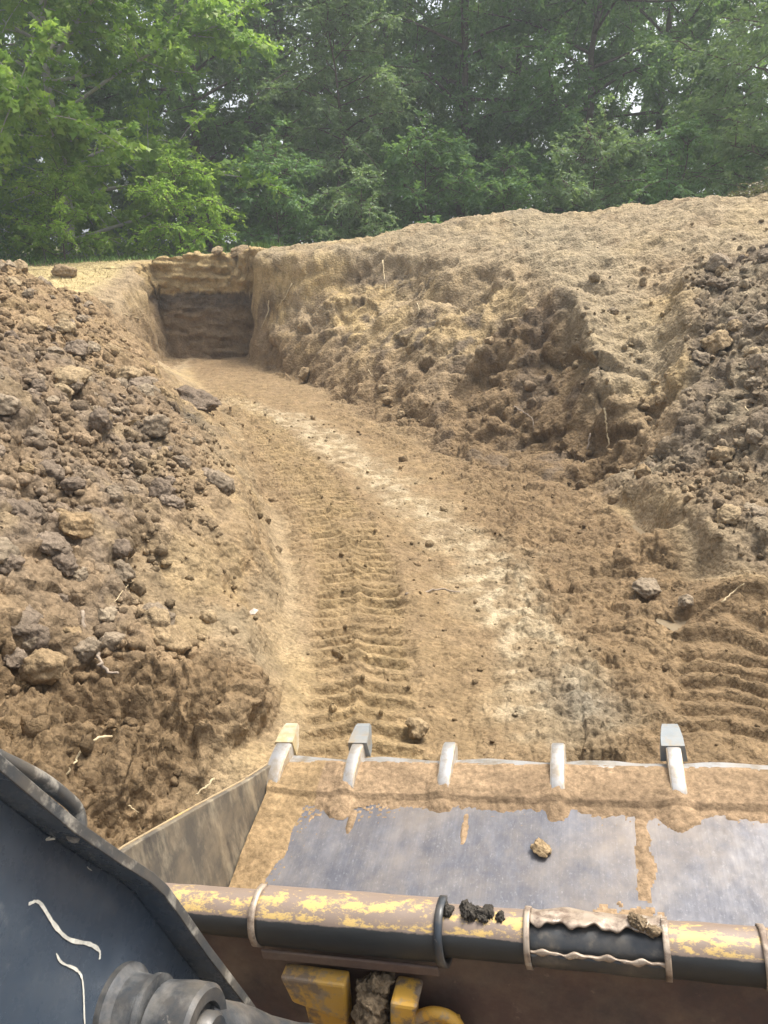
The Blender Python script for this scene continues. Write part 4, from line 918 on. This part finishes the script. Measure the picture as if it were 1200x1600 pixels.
def mud(name, centre, ext, n, rad, mat, label):
    """a clump of stuck-together lumps"""
    VV, FF, off = [], [], 0
    for k in range(n):
        bv, bf = PROTO[k % 10]; u_ = np.clip(rng.normal(0, .5, 3), -1, 1) * ext; r_ = rad * rng.uniform(.5, 1.3)
        v_ = bv * (1 + .3 * fbm(bv * 3 + k * 3.3, k, 2))[:, None] * rng.uniform(.7, 1.3, 3) * r_ + u_
        FF.append(bf + off); off += len(bv); VV.append(v_)
    w_ = np.concatenate(VV) @ np.array(LM).T
    o = link(name, raw_mesh(name, w_, np.concatenate(FF)), mat); o.location = in_bucket(*centre); tag(o, label, 'soil'); return o
M_MUD = soil_material('wet_mud', ((.055, .05, .042), (.07, .06, .05))); M_MUD2 = soil_material('pale_mud', ((.20, .15, .095), (.25, .19, .12)))
mud('mud_clump', (.95, -1.02, .403), np.array([.062, .016, .006]), 22, .0125, M_MUD, 'dark wet mud clump on the pipe right of the saddle')
mud('mud_clump', (.715, -1.085, .13), np.array([.045, .02, .17]), 22, .03, M_MUD2, 'dried brown mud packed between the yellow coupler brackets')
mud('mud_clump', (1.29, -1.03, .407), np.array([.03, .015, .006]), 8, .011, M_MUD2, 'small dirt crust on the torn end of the pipe')

# --- left loader arm
arm_out = [(-1.71, 1.34), (-1.674, 1.266), (-1.643, 1.205), (-1.609, 1.133), (-1.574, 1.06), (-1.524, .969), (-1.477, .888), (-1.457, .844), (-1.442, .795), (-1.407, .674), (-1.35, .497), (-1.285, .283), (-1.25, .1)]
back = [(-1.75, .1), (-1.95, .6), (-2.05, 1.34)]
arm = bmobj('loader_arm', [prism(arm_out + back, .535, .550)], M_BLACK, loader, .002); arm['label'] = 'black steel loader arm with pale scrapes'
ao = np.array(arm_out); tg = np.gradient(ao, axis=0); nm = np.column_stack([-tg[:, 1], tg[:, 0]]); nm /= np.linalg.norm(nm, axis=1)[:, None]
nm *= np.sign((nm * (ao - [-1.8, .8])).sum(1))[:, None]
bmobj('arm_flange', [prism([tuple(q) for q in ao] + [tuple(q) for q in (ao + nm * .012)[::-1]], .50, .600)], M_BLACK, arm, .0025, True)
bmobj('flange_edge', [prism([tuple(q) for q in ao - nm * .001] + [tuple(q) for q in (ao + nm * .0135)[::-1]], .6005, .604)], M_RIM, arm, .001)
hd = [(.575, -1.70, 1.262), (.58, -1.635, 1.220), (.58, -1.618, 1.202), (.58, -1.579, 1.147), (.58, -1.553, 1.100), (.582, -1.541, 1.068), (.585, -1.548, 1.046), (.587, -1.566, 1.044)]
hp_ = smooth_path(hd, 6); V, F, T3 = tube(hp_, np.full(len(hp_), .0095), 12); bmobj('grab_handle', [(V, F.tolist(), T3.tolist())], M_RIM, arm, 0, True)
M_SCRAPE = simple_mat('bare_scrape', (.62, .60, .52), .6, noise=60)
def scrape(pts_, w0):
    p = smooth_path(pts_, 6); t_ = np.gradient(p, axis=0); t_ /= np.linalg.norm(t_, axis=1)[:, None]; n_ = np.column_stack([-t_[:, 1], t_[:, 0]])
    w_ = w0 * (.55 + .45 * np.sin(np.linspace(.25, 2.9, len(p)))) * (1 + .3 * rng.normal(size=len(p)) * .6)
    a_, b_2 = p + n_ * w_[:, None], p - n_ * w_[:, None]; m = len(p)
    V = np.vstack([np.column_stack([np.full(m, .5512), a_]), np.column_stack([np.full(m, .5512), b_2])])
    link('paint_scrape', raw_mesh('paint_scrape', V, np.array([(k, k + 1, m + k + 1, m + k) for k in range(m - 1)])), M_SCRAPE, arm)
scrape([(-1.629, .995), (-1.614, .982), (-1.605, .936), (-1.592, .898), (-1.564, .859), (-1.553, .835), (-1.557, .824)], .0027)
scrape([(-1.617, .901), (-1.614, .882), (-1.597, .850), (-1.595, .825), (-1.614, .773), (-1.622, .74)], .0016)
for _ in range(26):
    y0, z0 = rng.uniform(-1.75, -1.5), rng.uniform(.75, 1.1)
    if _ < 3: scrape([(y0, z0), (y0 + rng.normal(0, .006), z0 + rng.normal(0, .006)), (y0 + rng.normal(0, .009), z0 + rng.normal(0, .009))], rng.uniform(.0006, .0016))
# --- pivot boss and tilt cylinder
cyl = empty('tilt_cylinder', (0, 0, 0)); cyl.parent = loader; cyl['label'] = 'dirty hydraulic tilt cylinder with its pivot boss'
def disc_stack(name, secs, mat, cy, cz, n=48):
    th = np.arange(n) * 2 * np.pi / n; V = np.concatenate([np.column_stack([np.full(n, s), cy + r * np.cos(th), cz + r * np.sin(th)]) for s, r in secs])
    F = [(k * n + q, k * n + (q + 1) % n, (k + 1) * n + (q + 1) % n, (k + 1) * n + q) for k in range(len(secs) - 1) for q in range(n)]
    return bmobj(name, [(V, F, [tuple(range(n))[::-1], tuple((len(secs) - 1) * n + q for q in range(n))])], mat, cyl, 0, True)
disc_stack('pivot_collar', [(.545, .062), (.560, .062), (.564, .058), (.570, .050), (.60, .048), (.603, .052), (.612, .052)], M_HYD, -1.552, .722)
disc_stack('cylinder_eye', [(.614, .056), (.618, .062), (.655, .065), (.684, .064), (.690, .058), (.690, .042), (.680, .039), (.678, .0)], M_HYD, -1.556, .700)
disc_stack('pivot_pin', [(.66, .031), (.700, .031), (.706, .026), (.706, .016), (.700, .014)], M_HYD, -1.556, .700)
ax0, ax1 = Vector((.655, -1.556, .700)), Vector((.72, -1.16, .10))
cp = [tuple(ax0.lerp(ax1, t)) for t in np.linspace(.02, 1, 14)]; V, F, T3 = tube(cp, [.045, .050, .052, .050, .046, .046, .046, .050, .050, .046, .046, .046, .046, .046], 28)
bmobj('cylinder_barrel', [(V, F.tolist(), T3.tolist())], M_HYD, cyl, 0, True)
# ------------------------------------------------------------------ woods
def leaf_material(name, c0, c1, c2, trans=.35, rough=.5):
    m, nt, b = new_mat(name); L = nt.links.new
    at = nt.nodes.new('ShaderNodeAttribute'); at.attribute_name = 'tint'
    geo = nt.nodes.new('ShaderNodeNewGeometry'); n = noise_node(nt, geo.outputs['Position'], .55, 3, .6)
    r = ramp(nt, n.outputs[0], [(.35, 0.), (.65, 1.)])
    cc = mixc(nt, r.outputs[0], c0, c1); cc = mixc(nt, at.outputs['Fac'], cc, c2)
    L(cc, b.inputs['Base Color']); b.inputs['Roughness'].default_value = rough; b.inputs['Specular IOR Level'].default_value = .35
    tr = nt.nodes.new('ShaderNodeBsdfTranslucent'); L(mixc(nt, .45, cc, (.26, .38, .05)), tr.inputs['Color'])
    ms = nt.nodes.new('ShaderNodeMixShader'); ms.inputs[0].default_value = trans
    out = nt.nodes['Material Output']; L(b.outputs[0], ms.inputs[1]); L(tr.outputs[0], ms.inputs[2]); L(ms.outputs[0], out.inputs['Surface'])
    return m
M_SYC = leaf_material('broad_leaf', (.16, .31, .04), (.225, .39, .05), (.40, .54, .10), .6)
M_WOOD = leaf_material('wood_leaf', (.085, .19, .072), (.12, .24, .082), (.22, .37, .125), .52)
M_ELM = leaf_material('grey_green_leaf', (.13, .21, .10), (.165, .25, .115), (.25, .34, .15), .5)
M_DEEP = leaf_material('shaded_leaf', (.08, .155, .07), (.105, .185, .08), (.17, .27, .10), .52)
M_BRUSH = leaf_material('dead_leaf', (.16, .13, .07), (.13, .13, .06), (.22, .17, .10), .2)
M_BARK = simple_mat('bark', (.13, .105, .08), .9, noise=12); M_PBARK = simple_mat('pale_bark', (.38, .36, .31), .8, noise=6)

SHAPE_MAPLE = np.array([(0, 0), (-.52, .30), (-.24, .52), (0, 1), (.24, .52), (.52, .30)])
SHAPE_LEAF = np.array([(0, 0), (-.25, .35), (-.2, .65), (0, 1), (.2, .65), (.25, .35)])
def leaves_mesh(name, org, dirv, size, shape, r, upb=.7, fold=.25):
    """one polygon per leaf; org/dirv (n,3), size (n,)"""
    n = len(org); Lx = dirv / (np.linalg.norm(dirv, axis=1)[:, None] + 1e-9)
    nrm = r.normal(0, .55, (n, 3)) + np.array([0, 0, upb]) + np.array([0, -.35, 0]); nrm -= (nrm * Lx).sum(1)[:, None] * Lx
    nrm /= np.linalg.norm(nrm, axis=1)[:, None] + 1e-9; Wx = np.cross(Lx, nrm)
    s = shape; k = len(s)
    V = org[:, None] + size[:, None, None] * (s[None, :, 1, None] * Lx[:, None] + s[None, :, 0, None] * Wx[:, None] + (fold * np.abs(s[None, :, 0, None]) - .25 * s[None, :, 1, None] ** 2) * nrm[:, None])
    F = np.arange(n * k).reshape(n, k)
    return V.reshape(-1, 3), F
def grow(seed, height, rad, low, nlimb, leaf, nspray, per, shape, kind, zshift=.55, droop=.15, trunk_r=.16, sub=4):
    """skeleton of trunk, limbs and boughs inside an egg-shaped crown, sprays of leaves on the boughs"""
    r = np.random.default_rng(seed); wood = []
    hz = np.linspace(0, 1, 9); tp = np.column_stack([np.cumsum(r.normal(0, .018, 9)) * height * .5, np.cumsum(r.normal(0, .018, 9)) * height * .5, hz * height * .93])
    wood.append((smooth_path(tp, 3), trunk_r * (1 - .85 * np.linspace(0, 1, 25))))
    cz = low + (height - low) * zshift
    bough = []
    for k in range(nlimb):
        t = (k + r.uniform(0, 1)) / nlimb; zb = height * (.05 + .86 * t); tz = zb / (height * .93)
        base = np.array([np.interp(tz, hz, tp[:, 0]), np.interp(tz, hz, tp[:, 1]), zb])
        ang = k * 2.4 + r.normal(0, .3); ze = min(zb + rad * r.uniform(-.1, .45) + .12 * height * (t > .8), height * .985); ze = max(ze, low + .15)
        hh = (height - cz) if ze > cz else (cz - low); R_ = rad * math.sqrt(max(.03, 1 - ((ze - cz) / hh) ** 2)) * r.uniform(.72, 1.12)
        end = np.array([base[0] * .5 + math.cos(ang) * R_, base[1] * .5 + math.sin(ang) * R_, ze]); dd_ = (end - base) / np.linalg.norm(end - base)
        mid_ = (base + end) / 2 + np.array([0, 0, r.uniform(-.02, .12) * np.linalg.norm(end - base)]) + r.normal(0, .04, 3) * np.linalg.norm(end - base)
        ln = smooth_path([base, mid_, end], 6); wood.append((ln, np.linspace(trunk_r * .42 * (1 - .6 * t), .012, len(ln)))); bough.append((ln, .25))
        for q in range(sub):
            u_ = r.uniform(.15, 1.0); b0 = ln[int(u_ * (len(ln) - 1))]; dv2 = r.normal(0, 1, 3) * np.array([1, 1, .7]) + dd_ * .7; dv2 /= np.linalg.norm(dv2)
            L2 = rad * r.uniform(.22, .5); e2 = b0 + dv2 * L2 + np.array([0, 0, -droop * L2]); l2 = smooth_path([b0, (b0 + e2) / 2 + r.normal(0, .05, 3) * L2 + np.array([0, 0, .06 * L2]), e2], 4)
            wood.append((l2, np.linspace(.018, .005, len(l2)))); bough.append((l2, .05))
    # sprays
    wts = np.array([np.linalg.norm(b[0][-1] - b[0][0]) for b in bough]); pick = r.choice(len(bough), nspray, p=wts / wts.sum())
    u_ = r.uniform(0, 1, nspray) ** .75; so_ = np.zeros((nspray, 3)); sd2 = np.zeros((nspray, 3))
    for i_ in range(nspray):
        ln, st0 = bough[pick[i_]]; t = st0 + (1 - st0) * u_[i_]; f_ = t * (len(ln) - 1); a0_ = int(min(f_, len(ln) - 2)); so_[i_] = ln[a0_] + (ln[a0_ + 1] - ln[a0_]) * (f_ - a0_)
        sd2[i_] = ln[-1] - ln[0]
    sd2 /= np.linalg.norm(sd2, axis=1)[:, None] + 1e-9
    sd2 = sd2 * .6 + r.normal(0, .65, (nspray, 3)) + np.array([0, 0, .1]); sd2 /= np.linalg.norm(sd2, axis=1)[:, None]
    sl = leaf * per * .33 * r.uniform(.7, 1.3, nspray)
    tt = (np.arange(per) + .5) / per; side = np.where(np.arange(per) % 2, 1., -1.)
    lat = np.cross(sd2, np.array([0, 0, 1.])); lat /= np.linalg.norm(lat, axis=1)[:, None] + 1e-9
    org = so_[:, None] + sd2[:, None] * (tt[None, :, None] * sl[:, None, None]) - np.array([0, 0, droop])[None, None] * (tt[None, :, None] ** 2 * sl[:, None, None])
    ld = sd2[:, None] * .55 + lat[:, None] * side[None, :, None] * .8 + np.array([0, 0, -.25]) + r.normal(0, .25, (nspray, per, 3))
    org = org.reshape(-1, 3); ld = ld.reshape(-1, 3); size = leaf * r.uniform(.6, 1.2, len(org))
    V, F = leaves_mesh('crown', org, ld, size, shape, r)
    tint = np.clip(np.repeat(r.beta(.9, 2.2, nspray), per) + r.normal(0, .08, len(org)), 0, 1)
    crown = raw_mesh('crown', V, F, False, tint=np.repeat(tint, len(shape)))
    WV, WF, WT, off = [], [], [], 0
    for ln, rr_ in wood:
        v_, f_, t_ = tube(ln, rr_, 6); WV.append(v_); WF.append(f_ + off); WT.append(t_ + off); off += len(v_)
    trunk = raw_mesh('trunk', np.concatenate(WV), [np.concatenate(WF), np.concatenate(WT)])
    return crown, trunk
def plant(name, mesh_pair, loc, scale, rz, leafm, bark, label, cat='tree', group=None):
    t = empty(name, (loc[0], loc[1], loc[2])); t.rotation_euler = (0, 0, rz); t.scale = scale if isinstance(scale, tuple) else (scale,) * 3
    for n_, me, m in (('crown', mesh_pair[0], leafm), ('trunk', mesh_pair[1], bark)):
        o = bpy.data.objects.new(n_, me); COL.objects.link(o); o.parent = t
        if not me.materials: me.materials.append(m)
        o.material_slots[0].link = 'OBJECT'; o.material_slots[0].material = m
    return tag(t, label, cat, group)
SYC = grow(1, 13.5, 5.4, -.8, 46, .20, 8500, 6, SHAPE_MAPLE, 's', .40, .12, .16, 8)
GEN = [grow(11, 14, 4.2, -.3, 36, .15, 5400, 8, SHAPE_LEAF, 'g', .5, .2, .17, 6), grow(12, 13, 3.8, -.3, 34, .14, 5400, 8, SHAPE_LEAF, 'g', .45, .25, .16, 6)]
ELM = grow(21, 7.5, 2.6, -.4, 30, .115, 2800, 9, SHAPE_LEAF, 'e', .42, .35, .08, 6)
BUSH = [grow(31, 3.4, 1.9, -.3, 20, .13, 900, 8, SHAPE_LEAF, 'b', .42, .2, .04, 4), grow(32, 2.8, 1.7, -.3, 18, .11, 850, 9, SHAPE_LEAF, 'b', .42, .3, .04, 4)]
FERN = grow(41, 10.5, 3.4, .2, 28, .16, 1700, 15, SHAPE_LEAF * np.array([.75, 1]), 'f', .5, .55, .1, 5)
gz0 = lambda xx, yy: float(ground_z(xx, yy)[0]) if yy < 21 else 2.0
plant('sycamore_tree', SYC, (-8.7, 21.6, 1.75), (.95, .85, .92), .3, M_SYC, M_PBARK, 'bright green broad-leaved tree filling the upper left, pale limbs showing')
plant('sycamore_tree', BUSH[0], (-12.2, 19.6, 1.7), (1.25, 1.1, 1.2), 1.0, M_SYC, M_PBARK, 'low bright green bush at the far left edge under the big tree')
plant('elm_tree', ELM, (-1.35, 24.4, 1.9), 1.0, .8, M_ELM, M_BARK, 'pale grey-green small tree standing right of the bright green tree')
plant('walnut_tree', FERN, (10.6, 20.5, 1.9), 1.0, 1.2, M_ELM, M_BARK, 'feathery-leaved tree drooping in at the upper right edge')
T = [(2.4, 27.0, 0, 1.0, 0.4, M_WOOD, 'mid green tree in the middle of the woods behind the bank crest'),
     (6.6, 26.0, 1, 1.05, 1.9, M_WOOD, 'dark green tree right of the middle behind the bank crest'),
     (-3.6, 32.5, 1, 1.15, 2.8, M_DEEP, 'tall shaded tree in the gap between the bright tree and the pale small tree'),
     (.2, 31.5, 0, 1.2, 4.0, M_DEEP, 'tall dark tree rising behind the pale small tree'),
     (4.8, 32.0, 1, 1.2, 5.2, M_WOOD, 'tall tree behind the two middle trees, its crown leaving the picture'),
     (9.4, 28.5, 0, 1.1, 0.9, M_WOOD, 'broad green tree behind the feathery tree on the right'),
     (13.6, 26.5, 1, 1.1, 3.3, M_WOOD, 'dark tree at the far right edge of the woods'),
     (-15.5, 30.5, 0, 1.1, 2.2, M_WOOD, 'green tree at the far left behind the bright tree'),
     (-6.2, 28.5, 0, 1.1, 3.6, M_WOOD, 'green tree standing close behind the right half of the bright tree'),
     (-11.8, 27.0, 1, 1.15, 1.1, M_WOOD, 'green tree standing close behind the left half of the bright tree'),
     (-9.0, 34.5, 1, 1.2, .2, M_DEEP, 'shaded tree hidden mostly behind the bright green tree')]
for xx, yy, k, s, rz, lm, lab in T: plant('forest_tree', GEN[k], (xx, yy, 1.7), s, rz, lm, M_BARK, lab, group='trees of the woods behind the pit')
for k, xx in enumerate((-18, -12.5, -6.5, -1.8, 2.6, 7.4, 12.2, 17.5)):
    plant('forest_tree', GEN[k % 2], (xx, 38.5 + 2 * (k % 3), 1.5), 1.3, k * 1.7, M_DEEP, M_BARK, ('leftmost', 'second from left', 'third from left', 'fourth from left', 'fourth from right', 'third from right', 'second from right', 'rightmost')[k] + ' deep shaded tree in the rearmost row of the woods', group='rearmost row of trees in the woods')
S = [(-2.9, 21.6, 0, .85, M_WOOD, 'dark bush at the foot of the gap beside the bright green tree'),
     (-.6, 21.0, 1, .8, M_ELM, 'pale low bush under the grey-green small tree'),
     (1.2, 22.5, 0, .95, M_WOOD, 'dark bush behind the bank crest left of the middle'),
     (3.3, 22.0, 1, .95, M_WOOD, 'rounded bush behind the middle of the bank crest'),
     (5.3, 20.6, 0, .92, M_ELM, 'lighter green bush standing behind the right part of the crest'),
     (7.4, 20.0, 1, 1.05, M_WOOD, 'leafy bush left of the dry brush on the right'),
     (9.0, 18.6, 0, .85, M_ELM, 'grey green bush over the dry brush near the right edge'),
     (-5.0, 19.4, 1, .8, M_SYC, 'bright green bush below the right side of the big tree'),
     (-7.6, 18.6, 0, .62, M_SYC, 'bright low bush below the middle of the big tree'),
     (-10.3, 18.8, 1, .7, M_WOOD, 'dark low bush below the left side of the big tree')]
for k, (xx, yy, q, s, lm, lab) in enumerate(S): plant('bush', BUSH[q], (xx, yy, gz0(xx, yy) - .1), s, k * 1.3, lm, M_BARK, lab, 'bush', 'bushes along the edge of the woods')
plant('dry_brush', BUSH[1], (8.0, 16.2, gz0(8.0, 16.2) - .1), (.75, .6, .55), 2.0, M_BRUSH, M_BARK, 'brown dry brush on the bank skyline at the right', 'bush')
ug = []
a = np.stack([rng.uniform(-20, 22, 9000), rng.uniform(25, 36, 9000)], 1); hz_ = rng.gamma(2, .55, len(a))
V, F = leaves_mesh('u', np.column_stack([a, 1.9 + hz_]), rng.normal(0, 1, (len(a), 3)), np.full(len(a), .22), SHAPE_LEAF, rng)
tag(link('undergrowth', raw_mesh('undergrowth', V, F, False, tint=np.repeat(rng.random(len(a)) * .5, 6)), M_DEEP), 'dark leafy undergrowth filling the floor of the woods', 'undergrowth', kind='stuff')

# ------------------------------------------------------------------ pale veil added to the air for the glare of the cab window
hv, hf, hc = boxv(-430, 430, -12, 440, -1.5, 28)
hz_o = bmobj('glare_haze', [(hv, hf, hc)], None, None); tag(hz_o, 'thin pale veil added to the air for the glare of the cab window', 'glare_haze', kind='stuff')
M_GLARE_HAZE = bpy.data.materials.new('glare_haze'); M_GLARE_HAZE.use_nodes = True; nt_ = M_GLARE_HAZE.node_tree; nt_.nodes.remove(nt_.nodes['Principled BSDF'])
pv = nt_.nodes.new('ShaderNodeVolumePrincipled'); pv.inputs['Color'].default_value = (.90, .96, 1.0, 1); pv.inputs['Density'].default_value = .0024; pv.inputs['Anisotropy'].default_value = .2
nt_.links.new(pv.outputs[0], nt_.nodes['Material Output'].inputs['Volume']); hz_o.data.materials.append(M_GLARE_HAZE)
